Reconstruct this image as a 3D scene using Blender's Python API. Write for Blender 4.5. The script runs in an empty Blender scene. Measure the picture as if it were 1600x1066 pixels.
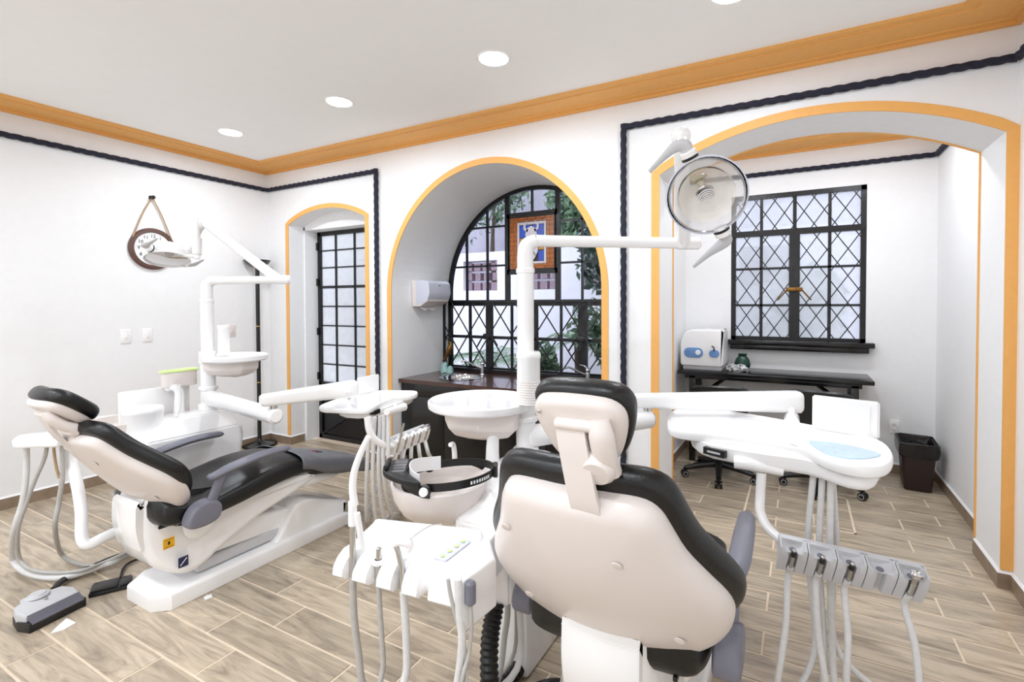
import bpy, bmesh, math, random
from mathutils import Vector, Matrix
from math import sin, cos, pi, radians, sqrt
random.seed(7)
C = bpy.context.scene.collection
PI = pi
# ------------------------------------------------------------------ camera
F, CX, CY, YAW, PITCH, ROLL = 775.1, 831.3, 490.1, -0.493459, 0.0192107, -0.00295583
CAMZ = 1.5
_f = Vector((sin(YAW)*cos(PITCH), cos(YAW)*cos(PITCH), -sin(PITCH)))
_r = Vector((cos(YAW), -sin(YAW), 0)); _u = _r.cross(_f)
_r, _u = cos(ROLL)*_r + sin(ROLL)*_u, -sin(ROLL)*_r + cos(ROLL)*_u
cd = bpy.data.cameras.new('camera'); cam = bpy.data.objects.new('camera', cd); C.objects.link(cam)
mw = Matrix((_r, _u, -_f)).transposed().to_4x4(); mw.translation = (0, 0, CAMZ); cam.matrix_world = mw
cd.sensor_width = 36; cd.lens = F/1600*36
cd.shift_x = -(CX-800)/1600; cd.shift_y = (CY-533)/1600
cd.clip_start = .05
bpy.context.scene.camera = cam
# points of the room measured from the photograph (a pixel met with a known plane of the room)
O = Vector((0, 0, CAMZ))
def _ray(x, y): return _f + (x-CX)/F*_r - (y-CY)/F*_u
def AZ(x, y, z): d = _ray(x, y); return O + d*((z-CAMZ)/d.z)
def AY(x, y, Y): d = _ray(x, y); return O + d*(Y/d.y)
def AX(x, y, X): d = _ray(x, y); return O + d*(X/d.x)
def AD(x, y, D): return O + _ray(x, y)*D
# ------------------------------------------------------------------ light and exposure
S = bpy.context.scene
S.view_settings.view_transform = 'Standard'; S.view_settings.look = 'None'
S.view_settings.gamma = 1; S.view_settings.use_curve_mapping = False
S.view_settings.exposure = -0.39
WORLD = 3.2; SPOT_W = 20.0
w = bpy.data.worlds.new('world'); S.world = w; w.use_nodes = True
nt = w.node_tree; bg = nt.nodes['Background']
bg.inputs['Color'].default_value = (.86, .92, 1, 1); bg.inputs['Strength'].default_value = WORLD
S.cycles.max_bounces = 10; S.cycles.diffuse_bounces = 6; S.cycles.transparent_max_bounces = 16
S.cycles.glossy_bounces = 4; S.cycles.transmission_bounces = 6; S.cycles.caustics_reflective = False; S.cycles.caustics_refractive = False
LIGHTS = [(x, y) for y in (2.52, -.12, -1.6) for x in (-4.25, -2.93, -1.61, -.29)]
CEIL = 2.965
def area(name, loc, size, power, col=(.865, .93, 1), rot=(0, 0, 0)):
    l = bpy.data.lights.new(name, 'AREA'); l.shape = 'DISK'; l.size = size; l.energy = power; l.color = col
    o = bpy.data.objects.new(name, l); o.location = loc; o.rotation_euler = rot; C.objects.link(o); return o
# ------------------------------------------------------------------ materials
def lin(c):
    return tuple(((v/255)/12.92 if v/255 <= .04045 else ((v/255+.055)/1.055)**2.4) for v in c)
def mat(name, rgb, rough=.5, metal=0, bump=0, scale=40, var=0, coat=0, trans=0, ior=1.45, spec=.5):
    m = bpy.data.materials.new(name); m.use_nodes = True; n = m.node_tree; b = n.nodes['Principled BSDF']
    c = lin(rgb)
    b.inputs['Base Color'].default_value = (*c, 1); b.inputs['Roughness'].default_value = rough
    b.inputs['Metallic'].default_value = metal; b.inputs['Coat Weight'].default_value = coat
    b.inputs['Specular IOR Level'].default_value = spec
    if trans: b.inputs['Transmission Weight'].default_value = trans; b.inputs['IOR'].default_value = ior
    tc = n.nodes.new('ShaderNodeTexCoord'); nz = n.nodes.new('ShaderNodeTexNoise'); nz.inputs['Scale'].default_value = scale
    nz.inputs['Detail'].default_value = 4
    n.links.new(tc.outputs['Object'], nz.inputs['Vector'])
    mx = n.nodes.new('ShaderNodeMixRGB'); mx.blend_type = 'MULTIPLY'; mx.inputs[0].default_value = 1
    cr = n.nodes.new('ShaderNodeValToRGB'); v = 1-max(var, .02)
    cr.color_ramp.elements[0].position = .3; cr.color_ramp.elements[1].position = .7
    cr.color_ramp.elements[0].color = (v, v, v, 1); cr.color_ramp.elements[1].color = (1, 1, 1, 1)
    n.links.new(nz.outputs['Fac'], cr.inputs['Fac']); mx.inputs[1].default_value = (*c, 1)
    n.links.new(cr.outputs['Color'], mx.inputs[2]); n.links.new(mx.outputs['Color'], b.inputs['Base Color'])
    if bump:
        bp = n.nodes.new('ShaderNodeBump'); bp.inputs['Strength'].default_value = bump; bp.inputs['Distance'].default_value = .01
        n.links.new(nz.outputs['Fac'], bp.inputs['Height']); n.links.new(bp.outputs['Normal'], b.inputs['Normal'])
    return m
def glass(name, tint=(1, 1, 1), frost=0.0, rough=.02, refl=.12, haze=(.9, .9, 1), milky=False):
    """thin pane: see-through, partly frosted (scattering), a little mirror"""
    m = bpy.data.materials.new(name); m.use_nodes = True; n = m.node_tree
    for x in list(n.nodes):
        if x.type == 'BSDF_PRINCIPLED': n.nodes.remove(x)
    out = n.nodes['Material Output']
    t = n.nodes.new('ShaderNodeBsdfTransparent'); t.inputs['Color'].default_value = (*tint, 1)
    g = n.nodes.new('ShaderNodeBsdfGlossy'); g.inputs['Roughness'].default_value = rough
    fr = n.nodes.new('ShaderNodeLayerWeight'); fr.inputs['Blend'].default_value = refl
    mx = n.nodes.new('ShaderNodeMixShader'); n.links.new(fr.outputs['Fresnel'], mx.inputs[0])
    base = t.outputs[0]
    if frost > 0:
        tl = n.nodes.new('ShaderNodeBsdfDiffuse' if milky else 'ShaderNodeBsdfTranslucent'); tl.inputs['Color'].default_value = (*haze, 1)
        m2 = n.nodes.new('ShaderNodeMixShader'); m2.inputs[0].default_value = frost
        tc = n.nodes.new('ShaderNodeTexCoord'); nz = n.nodes.new('ShaderNodeTexNoise'); nz.inputs['Scale'].default_value = 5; nz.inputs['Detail'].default_value = 6
        mr = n.nodes.new('ShaderNodeMapRange'); mr.inputs[1].default_value = .35; mr.inputs[2].default_value = .65
        mr.inputs[3].default_value = frost*.85; mr.inputs[4].default_value = min(1, frost*1.1)
        n.links.new(tc.outputs['Object'], nz.inputs['Vector']); n.links.new(nz.outputs['Fac'], mr.inputs[0]); n.links.new(mr.outputs[0], m2.inputs[0])
        n.links.new(t.outputs[0], m2.inputs[1]); n.links.new(tl.outputs[0], m2.inputs[2]); base = m2.outputs[0]
    n.links.new(base, mx.inputs[1]); n.links.new(g.outputs[0], mx.inputs[2]); n.links.new(mx.outputs[0], out.inputs['Surface'])
    return m
def woodtile():
    m = bpy.data.materials.new('wood look tile'); m.use_nodes = True; n = m.node_tree; b = n.nodes['Principled BSDF']
    N = n.nodes.new; L = n.links.new
    tc = N('ShaderNodeTexCoord'); oi = N('ShaderNodeObjectInfo'); ad = N('ShaderNodeVectorMath'); ad.operation = 'ADD'
    cb = N('ShaderNodeCombineXYZ'); ml = N('ShaderNodeMath'); ml.operation = 'MULTIPLY'; ml.inputs[1].default_value = 37
    L(oi.outputs['Random'], ml.inputs[0]); L(ml.outputs[0], cb.inputs[0]); L(ml.outputs[0], cb.inputs[1]); L(ml.outputs[0], cb.inputs[2])
    L(tc.outputs['Object'], ad.inputs[0]); L(cb.outputs[0], ad.inputs[1])
    mp = N('ShaderNodeMapping'); mp.inputs['Scale'].default_value = (1.0, 7.0, 1.0); L(ad.outputs[0], mp.inputs[0])
    nz = N('ShaderNodeTexNoise'); nz.inputs['Scale'].default_value = 2.2; nz.inputs['Detail'].default_value = 7; nz.inputs['Distortion'].default_value = 1.6; nz.inputs['Roughness'].default_value = .62
    L(mp.outputs[0], nz.inputs['Vector'])
    cr = N('ShaderNodeValToRGB'); e = cr.color_ramp.elements
    e[0].position = .3; e[0].color = (*lin((140, 126, 110)), 1); e[1].position = .72; e[1].color = (*lin((207, 191, 170)), 1)
    k = e.new(.46); k.color = (*lin((174, 159, 139)), 1); k = e.new(.56); k.color = (*lin((191, 175, 153)), 1)
    L(nz.outputs['Fac'], cr.inputs[0])
    hs = N('ShaderNodeHueSaturation'); mr = N('ShaderNodeMapRange'); mr.inputs[3].default_value = .84; mr.inputs[4].default_value = 1.1
    L(oi.outputs['Random'], mr.inputs[0]); L(mr.outputs[0], hs.inputs['Value']); L(cr.outputs[0], hs.inputs['Color'])
    L(hs.outputs[0], b.inputs['Base Color']); b.inputs['Roughness'].default_value = .28
    bp = N('ShaderNodeBump'); bp.inputs['Strength'].default_value = .12; bp.inputs['Distance'].default_value = .004
    L(nz.outputs['Fac'], bp.inputs['Height']); L(bp.outputs[0], b.inputs['Normal'])
    return m
def emit(name, rgb, s):
    m = bpy.data.materials.new(name); m.use_nodes = True; b = m.node_tree.nodes['Principled BSDF']
    b.inputs['Emission Color'].default_value = (*lin(rgb), 1); b.inputs['Emission Strength'].default_value = s; return m
M = dict(
    wall=mat('white painted plaster', (240, 240, 241), .75, bump=.12, scale=18, var=.02),
    ceil=mat('white ceiling paint', (253, 253, 253), .8, bump=.03, scale=10),
    orange=mat('orange paint', (240, 178, 98), .55, bump=.08, scale=30, var=.05),
    rope=mat('navy rope', (38, 40, 58), .85, bump=.6, scale=120, var=.25),
    iron=mat('black iron paint', (16, 16, 19), .3, bump=.15, scale=60, var=.1),
    white=mat('white glossy plastic', (246, 245, 245), .18, coat=.3, var=.01, scale=8),
    ivory=mat('warm white plastic', (228, 219, 214), .3, var=.02, scale=8),
    lightgrey=mat('light grey plastic', (200, 200, 203), .4, var=.03),
    grey=mat('grey plastic', (116, 116, 128), .42, var=.05),
    leather=mat('black upholstery', (13, 13, 14), .34, bump=.1, scale=160, var=.15),
    cover=mat('grey vinyl cover', (112, 114, 120), .45, bump=.1, scale=25, var=.08),
    black=mat('black plastic', (18, 18, 19), .38, var=.1),
    lacquer=mat('black lacquer', (11, 10, 11), .22, coat=.15, var=.1),
    chrome=mat('chrome', (215, 215, 218), .1, metal=1),
    steel=mat('brushed steel', (200, 198, 194), .28, metal=1, bump=.05, scale=90),
    hose=mat('pale grey hose', (222, 221, 220), .3, var=.1, scale=60),
    hosedark=mat('grey hose', (186, 183, 178), .35, var=.12, scale=60),
    wood=mat('dark stained wood top', (78, 50, 42), .25, bump=.05, scale=14, var=.35, coat=.3),
    clockwood=mat('clock wood', (100, 70, 60), .45, var=.3, scale=30),
    jute=mat('jute cord', (190, 160, 125), .9, var=.3, scale=200),
    brown=mat('brown plastic', (45, 30, 28), .45, var=.15),
    bag=mat('black bin bag', (14, 14, 15), .22, bump=.6, scale=30, var=.2),
    grout=mat('pale grout', (226, 208, 186), .85, bump=.1, scale=60, var=.08),
    base=mat('wood look skirting tile', (150, 130, 110), .35, bump=.05, scale=20, var=.25),
    blue=mat('blue label', (110, 150, 205), .4), paleblue=mat('pale blue keypad', (190, 214, 226), .35, var=.05),
    navy=mat('navy sticker', (30, 34, 78), .4), red=mat('red trim', (190, 50, 60), .5),
    yellow=mat('yellow sticker', (246, 186, 30), .45, var=.1, scale=80), lime=mat('lime plastic', (214, 240, 150), .35),
    green=mat('dark green ceramic', (20, 62, 48), .3), silver=mat('crumpled foil', (205, 205, 205), .35, metal=.6, bump=.8, scale=40),
    brass=mat('brass', (214, 180, 110), .3, metal=1), paper=mat('white paper', (240, 240, 240), .8),
    dispenser=mat('pale blue grey plastic', (205, 208, 222), .25, var=.02),
    verdigris=mat('pale verdigris', (160, 200, 195), .45, bump=.3, scale=50, var=.25), bronze=mat('bronze', (140, 100, 50), .35, metal=.8, var=.3),
    sglass_o=mat('amber glass', (190, 108, 40), .2, var=.35, scale=30), sglass_b=mat('blue glass', (50, 90, 205), .2, var=.15), sglass_w=mat('milk glass', (222, 216, 224), .25, var=.06),
    sglass_y=mat('ochre glass', (215, 160, 70), .2, var=.2), lead=mat('lead came', (60, 45, 45), .5),
    clear=glass('clear pane', (.97, .97, 1), 0), door_glass=glass('frosted lavender pane', (.9, .9, 1), .93, rough=.25, refl=.1, haze=(1, 1, 1)),
    obscure=glass('obscure pane', (.97, .97, 1), .6, rough=.15, refl=.1, haze=(.98, .98, 1)),
    acrylic=glass('clear acrylic', (.99, .99, .98), .42, rough=.05, refl=.12, haze=(.97, .965, .95), milky=True),
    sleeve=glass('clear plastic sleeve', (.96, .96, .96), .3, rough=.1, refl=.35, haze=(.9, .9, .9)),
    lamp=emit('light diffuser', (255, 252, 246), 14),
    out_wall=mat('courtyard plaster', (242, 240, 250), .9, bump=.2, scale=6, var=.06), out_grey=mat('courtyard grey plaster', (190, 186, 200), .9, var=.15, scale=3),
    out_brick=mat('lattice brick', (160, 138, 150), .9, var=.3), out_ground=mat('courtyard paving', (150, 148, 146), .9, var=.2),
    leaf=mat('green leaf', (120, 150, 118), .4, var=.45, scale=3), leaf2=mat('dark green leaf', (86, 112, 98), .35, var=.5, scale=3), palm=mat('palm leaf', (150, 176, 148), .5, var=.3, scale=4),
    bark=mat('bark', (98, 82, 70), .9, bump=.5, scale=25, var=.4), tile=woodtile())
# ------------------------------------------------------------------ helpers
def obj(name, bm, m, parent=None, ang=38):
    me = bpy.data.meshes.new(name); bmesh.ops.recalc_face_normals(bm, faces=bm.faces[:]); bm.to_mesh(me); bm.free()
    me.materials.append(M[m] if isinstance(m, str) else m)
    me.shade_smooth(); me.set_sharp_from_angle(angle=radians(ang))
    o = bpy.data.objects.new(name, me); C.objects.link(o)
    if parent: o.parent = parent
    return o
def tag(o, label, cat, group=None):
    o['label'] = label; o['category'] = cat
    if group: o['group'] = group
    return o
def thing(name, label, cat, loc=(0, 0, 0), rz=0, group=None):
    o = bpy.data.objects.new(name, None); C.objects.link(o); o.location = loc; o.rotation_euler = (0, 0, rz); o.empty_display_size = .05
    return tag(o, label, cat, group)
def struct(name, bm, m, parent=None, ang=38):
    o = obj(name, bm, m, parent, ang)
    if not parent: o['kind'] = 'structure'
    return o
def B(): return bmesh.new()
def box(bm, x0, x1, y0, y1, z0, z1, bev=0, seg=2, mtx=None):
    r = bmesh.ops.create_cube(bm, size=1)
    vs = r['verts']
    for v in vs: v.co = Vector((x0+(v.co.x+.5)*(x1-x0), y0+(v.co.y+.5)*(y1-y0), z0+(v.co.z+.5)*(z1-z0)))
    if bev:
        es = list({e for v in vs for e in v.link_edges})
        g = bmesh.ops.bevel(bm, geom=es, offset=bev, segments=seg, affect='EDGES', profile=.5)
        vs = list({v for v in g['verts']} | {v for v in vs if v.is_valid})
    if mtx:
        for v in vs: v.co = mtx @ v.co
    return bm
def loft(bm, rings, cap=(True, True), closed=True):
    rv = [[bm.verts.new(p) for p in r] for r in rings]
    n = len(rv[0])
    for a, b in zip(rv[:-1], rv[1:]):
        for i in range(n if closed else n-1):
            j = (i+1) % n
            try: bm.faces.new((a[i], a[j], b[j], b[i]))
            except ValueError: pass
    for flag, r in ((cap[0], rv[0]), (cap[1], rv[-1])):
        if flag and closed:
            try: bm.faces.new(r)
            except ValueError: pass
    return bm
def catmull(p, n=6, closed=False):
    p = [Vector(q) for q in p]; out = []; N = len(p)
    rng = range(N if closed else N-1)
    for i in rng:
        a = p[(i-1) % N] if closed or i > 0 else p[0]*2-p[1]
        b = p[i]; c = p[(i+1) % N]
        d = p[(i+2) % N] if closed or i+2 < N else p[-1]*2-p[-2]
        for k in range(n):
            t = k/n
            out.append(.5*((2*b)+(c-a)*t+(2*a-5*b+4*c-d)*t*t+(3*b-a-3*c+d)*t**3))
    if not closed: out.append(p[-1])
    return out
def tube(bm, pts, r, seg=10, smooth=5, cap=True, flat=1.0, up=None):
    """round (or flattened) tube along a path; r a number or one per point"""
    pts = [Vector(p) for p in pts]
    rs = list(r) if isinstance(r, (list, tuple)) else [r]*len(pts)
    if smooth and len(pts) > 2:
        n0 = len(pts); q = catmull(pts, smooth); rr = []
        for i in range(len(q)):
            t = i/smooth; k = min(int(t), n0-2); f = t-k; rr.append(rs[k]*(1-f)+rs[k+1]*f)
        pts, rs = q, rr
    T = [(pts[min(i+1, len(pts)-1)]-pts[max(i-1, 0)]).normalized() for i in range(len(pts))]
    a = Vector(up) if up else (Vector((0, 0, 1)) if abs(T[0].z) < .9 else Vector((1, 0, 0)))
    nrm = (a - T[0]*a.dot(T[0])).normalized(); rings = []
    for p, t, rad in zip(pts, T, rs):
        if up: nrm = Vector(up)
        nrm = (nrm - t*nrm.dot(t)).normalized(); b = t.cross(nrm)
        rings.append([p + b*(cos(2*PI*k/seg)*rad) + nrm*(sin(2*PI*k/seg)*rad*flat) for k in range(seg)])
    return loft(bm, rings, (cap, cap))
def lathe(bm, prof, c=(0, 0, 0), seg=24, axis=None, cap=(False, False)):
    """prof: (radius, height) pairs about a vertical axis (or about 'axis')"""
    c = Vector(c); ax = Vector(axis).normalized() if axis else Vector((0, 0, 1))
    q = Vector((0, 0, 1)).rotation_difference(ax)
    rings = [[c + q @ Vector((max(r, 1e-4)*cos(2*PI*k/seg), max(r, 1e-4)*sin(2*PI*k/seg), h)) for k in range(seg)] for r, h in prof]
    return loft(bm, rings, cap)
def cyl(bm, p0, p1, r, seg=16, r2=None, bev=0):
    p0, p1 = Vector(p0), Vector(p1); L = (p1-p0).length; r2 = r if r2 is None else r2
    b = min(bev, r*.9, L*.4)
    prof = [(r-b, 0), (r, b), (r2, L-b), (r2-b, L)] if b else [(r, 0), (r2, L)]
    return lathe(bm, prof, p0, seg, p1-p0, (True, True))
def ngon_off(o, d):
    """move a closed 2D outline inwards by d"""
    n = len(o); out = []
    A = sum(o[i][0]*o[(i+1) % n][1]-o[(i+1) % n][0]*o[i][1] for i in range(n))
    s = 1 if A > 0 else -1
    for i in range(n):
        p = Vector(o[i-1][:2]); c = Vector(o[i][:2]); q = Vector(o[(i+1) % n][:2])
        t = ((c-p).normalized()+(q-c).normalized())
        t = t.normalized() if t.length > 1e-6 else (q-c).normalized()
        nn = Vector((-t.y, t.x))*s; out.append((c.x+nn.x*d, c.y+nn.y*d))
    return out
def rrect(x0, x1, y0, y1, r, n=5):
    o = []
    for cx, cy, a in ((x1-r, y1-r, 0), (x0+r, y1-r, 90), (x0+r, y0+r, 180), (x1-r, y0+r, 270)):
        for k in range(n+1): t = radians(a+90*k/n); o.append((cx+r*cos(t), cy+r*sin(t)))
    return o
def slab(bm, outline, w0, w1, r0=0, r1=0, place=None, steps=4, grid=0, bulge0=0, bulge1=0):
    """outline swept from w0 to w1 with rounded rims r0, r1; grid>0 fills the caps with rings so that they can curve"""
    place = place or (lambda u, v, w_: Vector((u, v, w_)))
    cen = Vector((sum(p[0] for p in outline)/len(outline), sum(p[1] for p in outline)/len(outline)))
    sg = 1 if w1 > w0 else -1
    L = []
    if r0:
        for k in range(steps+1):
            t = k/steps*PI/2; L.append((ngon_off(outline, r0*(1-sin(t))), w0+sg*r0*(1-cos(t))))
    else: L.append((outline, w0))
    if r1:
        for k in range(steps+1):
            t = k/steps*PI/2; L.append((ngon_off(outline, r1*(1-cos(t))), w1-sg*r1*(1-sin(t))))
    else: L.append((outline, w1))
    if grid:
        def fill(o, w_, bulge):
            out = []
            for k in range(1, grid+1):
                s = 1-k/(grid+.3); out.append(([(cen.x+(p[0]-cen.x)*s, cen.y+(p[1]-cen.y)*s) for p in o], w_+bulge*(1-s*s)))
            return out
        L = fill(L[0][0], w0, -sg*bulge0)[::-1] + L + fill(L[-1][0], w1, sg*bulge1)
    loft(bm, [[place(p[0], p[1], w_) for p in o] for o, w_ in L])
    return bm
def sph(bm, c, r, seg=16, sc=(1, 1, 1)):
    c = Vector(c)
    rings = [[c+Vector((r*sin(PI*i/10)*cos(2*PI*k/seg)*sc[0], r*sin(PI*i/10)*sin(2*PI*k/seg)*sc[1], -r*cos(PI*i/10)*sc[2])) for k in range(seg)] for i in range(1, 10)]
    return loft(bm, rings)
def copy_tree(o, parent=None):
    c = o.copy(); C.objects.link(c)
    if parent: c.parent = parent
    for ch in list(o.children): copy_tree(ch, c)
    return c
def text(name, s, size, m, mtx, parent=None, depth=.001, align='CENTER'):
    cu = bpy.data.curves.new('t', 'FONT'); cu.body = s; cu.size = size; cu.extrude = depth; cu.align_x = align; cu.align_y = 'CENTER'
    cu.resolution_u = 2
    t = bpy.data.objects.new('t', cu); C.objects.link(t)
    dg = bpy.context.evaluated_depsgraph_get(); me = bpy.data.meshes.new_from_object(t.evaluated_get(dg))
    bpy.data.objects.remove(t); bpy.data.curves.remove(cu)
    me.materials.clear(); me.materials.append(M[m]); me.transform(mtx); me.name = name
    o = bpy.data.objects.new(name, me); C.objects.link(o)
    if parent: o.parent = parent
    return o

# ================================================================== SETTING
XM = .992
XL, XR, YB = -5.14, 1.03, 3.44        # left wall, right wall, back wall
YA = 3.84; YC = 5.33; XAL = -1.04     # rear face of the wide arch, alcove back wall, alcove left wall
YF = -2.6
# --- floor: grout bed and single wood-look tiles
bm = B(); box(bm, XL-.3, XR+.3, YF, YB+.45, -.05, -.003); box(bm, XAL-.1, XR+.1, YB+.45, YC+.05, -.05, -.003)
floor = struct('floor', bm, 'grout')
TL, TW, GAP = .75, .173, .011
def tile_mesh(L):
    bm = B(); g = GAP/2
    top = rrect(g, L-g, g, TW-g, .0015, 1)
    slab(bm, top, -.003, 0.0, 0, .0012, steps=1); me_o = obj('tile', bm, 'tile', floor); return me_o
protos = {}
def add_tile(x, y, L):
    k = round(L, 3)
    if k not in protos:
        protos[k] = tile_mesh(L); o = protos[k]
    else: o = protos[k].copy(); C.objects.link(o)
    o.location = (x, y, 0); return o
ntile = 0
for row in range(-5, 26):
    y0 = .92+TW*row; off = -2.38 if row % 2 == 0 else -2.15
    if y0 > YC-.02: continue
    x0, x1 = (XL, XR) if y0+TW*.5 < YB else ((XAL, XR))
    k = math.floor((x0-off)/TL)
    while off+k*TL < x1-.01:
        a = max(off+k*TL, x0); b = min(off+(k+1)*TL, x1)
        if b-a > .03: add_tile(a, y0, b-a); ntile += 1
        k += 1
for row in (15,):       # door recess
    y0 = .92+TW*row
    for a, b in ((-4.8, -4.25), (-4.25, -3.66)): add_tile(a, y0, b-a)
bm = B()
for row in range(-22, -5):
    y0 = .92+TW*row; off = -2.38 if row % 2 == 0 else -2.15; k = math.floor((XL-off)/TL)
    while off+k*TL < XR-.01:
        a = max(off+k*TL, XL); b = min(off+(k+1)*TL, XR); box(bm, a+.003, b-.003, y0+.003, y0+TW-.003, -.003, 0); k += 1
o = obj('tile_field', bm, 'tile', floor); o['kind'] = 'stuff'
# --- ceiling
bm = B(); box(bm, XL-.1, XR+.1, YF, YB+.1, CEIL, CEIL+.06); box(bm, XAL-.1, XR+.1, YB+.1, YC+.1, CEIL, CEIL+.06)
struct('ceiling', bm, 'ceil')
# --- walls
def quad(bm, a, b, c, d): bm.faces.new([bm.verts.new(p) for p in (a, b, c, d)])
def arch_pts(x0, x1, zs, crown, kind, n=32):
    """top line of an opening, from its left spring to its right spring"""
    hw = (x1-x0)/2; cx = (x0+x1)/2
    if kind == 'round': return [(cx-hw*cos(PI*k/n), zs+(crown-zs)*sin(PI*k/n)) for k in range(n+1)]
    h = crown-zs; R = (hw*hw+h*h)/(2*h); a = math.asin(hw/R)
    return [(cx+R*sin(-a+2*a*k/n), zs+h-R+R*cos(-a+2*a*k/n)) for k in range(n+1)]
A1 = arch_pts(-4.79, -3.66, 2.345, 2.475, 'seg')
A2 = arch_pts(-3.33, -1.27, 1.61, 2.655, 'round', 48)
A3 = arch_pts(-.85, .94, 2.385, 2.625, 'seg', 40)
def wall_face(bm, Y, segs, zt, x0, x1):
    x = x0
    for arch in segs:
        quad(bm, (x, Y, 0), (arch[0][0], Y, 0), (arch[0][0], Y, zt), (x, Y, zt))
        for p, q in zip(arch[:-1], arch[1:]): quad(bm, (p[0], Y, p[1]), (q[0], Y, q[1]), (q[0], Y, zt), (p[0], Y, zt))
        x = arch[-1][0]
    quad(bm, (x, Y, 0), (x1, Y, 0), (x1, Y, zt), (x, Y, zt))
def reveal(bm, arch, Ya, Yb, z0=0):
    P = [(arch[0][0], z0)]+arch+[(arch[-1][0], z0)]
    for p, q in zip(P[:-1], P[1:]): quad(bm, (p[0], Ya, p[1]), (q[0], Ya, q[1]), (q[0], Yb, q[1]), (p[0], Yb, p[1]))
bm = B(); wall_face(bm, YB, [A1, A2, A3], CEIL, XL, XR)
YR1 = 3.62
reveal(bm, A1, YB, YR1); reveal(bm, A2, YB, 4.36); reveal(bm, A3, YB, YA)
# recess back wall of the door opening, with its square-headed hole
DX0, DX1, DZ = -4.77, -3.68, 2.31
quad(bm, (-4.79, YR1, 0), (DX0, YR1, 0), (DX0, YR1, 2.345), (-4.79, YR1, 2.345)); quad(bm, (DX1, YR1, 0), (-3.66, YR1, 0), (-3.66, YR1, 2.345), (DX1, YR1, 2.345))
for p, q in zip(A1[:-1], A1[1:]): quad(bm, (p[0], YR1, DZ), (q[0], YR1, DZ), (q[0], YR1, q[1]), (p[0], YR1, p[1]))
reveal(bm, [(DX0, DZ), (DX1, DZ)], YR1, 3.86)
wall_face(bm, YA, [A3], CEIL, XAL, XR)
# outer masonry round the arched window
wall_face(bm, 4.36, [A2], 3.4, -5.2, XAL)
struct('wall_back', bm, 'wall')
bm = B(); quad(bm, (XL, YF, 0), (XL, YB, 0), (XL, YB, CEIL), (XL, YF, CEIL)); struct('wall_left', bm, 'wall')
bm = B(); quad(bm, (XM, YF, 0), (XM, YB, 0), (XM, YB, CEIL), (XM, YF, CEIL)); quad(bm, (XR, YA, 0), (XR, YC, 0), (XR, YC, CEIL), (XR, YA, CEIL)); struct('wall_right', bm, 'wall')
bm = B(); quad(bm, (XAL, YA, 0), (XAL, YC, 0), (XAL, YC, CEIL), (XAL, YA, CEIL)); struct('wall_alcove_left', bm, 'wall')
WX0, WX1, WZ0, WZ1 = -.60, .53, 1.14, 2.56
bm = B()
for a, b, c, d in ((XAL, WX0, 0, CEIL), (WX1, XR, 0, CEIL), (WX0, WX1, 0, WZ0), (WX0, WX1, WZ1, CEIL)): quad(bm, (a, YC, c), (b, YC, c), (b, YC, d), (a, YC, d))
for a, b in (((WX0, WZ0), (WX1, WZ0)), ((WX1, WZ0), (WX1, WZ1)), ((WX1, WZ1), (WX0, WZ1)), ((WX0, WZ1), (WX0, WZ0))): quad(bm, (a[0], YC, a[1]), (b[0], YC, b[1]), (b[0], YC+.1, b[1]), (a[0], YC+.1, a[1]))
struct('wall_alcove_back', bm, 'wall')
# unseen rear wall: its opening is added and sized to let in soft daylight
bm = B()
for a, b, c, d in ((XL, -3.2, 0, CEIL), (-1.5, XR, 0, CEIL), (-3.2, -1.5, 2.15, CEIL)): box(bm, a, b, YF-.2, YF, c, d)
struct('wall_rear', bm, 'wall')
# --- cornices (orange): profile swept along the wall
def sweep(bm, path, prof, side=1):
    """path: list of (x, y); prof: (offset towards the room, z); mitred corners"""
    n = len(path); rings = []
    for i, p in enumerate(path):
        p = Vector(p)
        ns = []
        if i > 0: t = (p-Vector(path[i-1])).normalized(); ns.append(Vector((t.y, -t.x))*side)
        if i < n-1: t = (Vector(path[i+1])-p).normalized(); ns.append(Vector((t.y, -t.x))*side)
        m_ = ns[0] if len(ns) == 1 else (ns[0]+ns[1])/(1+ns[0].dot(ns[1]))
        rings.append([Vector((p.x+m_.x*a, p.y+m_.y*a, z)) for a, z in prof])
    return loft(bm, rings)
corn = [(0, 2.918), (.028, 2.918), (.03, 2.934), (.062, 2.936), (.064, 2.942), (.225, 2.945), (.228, 2.952), (.245, 2.952), (.248, 2.947), (.285, 2.947), (.285, CEIL+.01), (0, CEIL+.01)]
bm = B(); sweep(bm, [(XL, YF), (XL, YB), (XM, YB), (XM, YF)], corn); struct('trim_1', bm, 'orange', ang=20)
bm = B(); sweep(bm, [(XAL, YA), (XAL, YC), (XR, YC), (XR, YA)], corn); struct('trim_2', bm, 'orange', ang=20)
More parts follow.
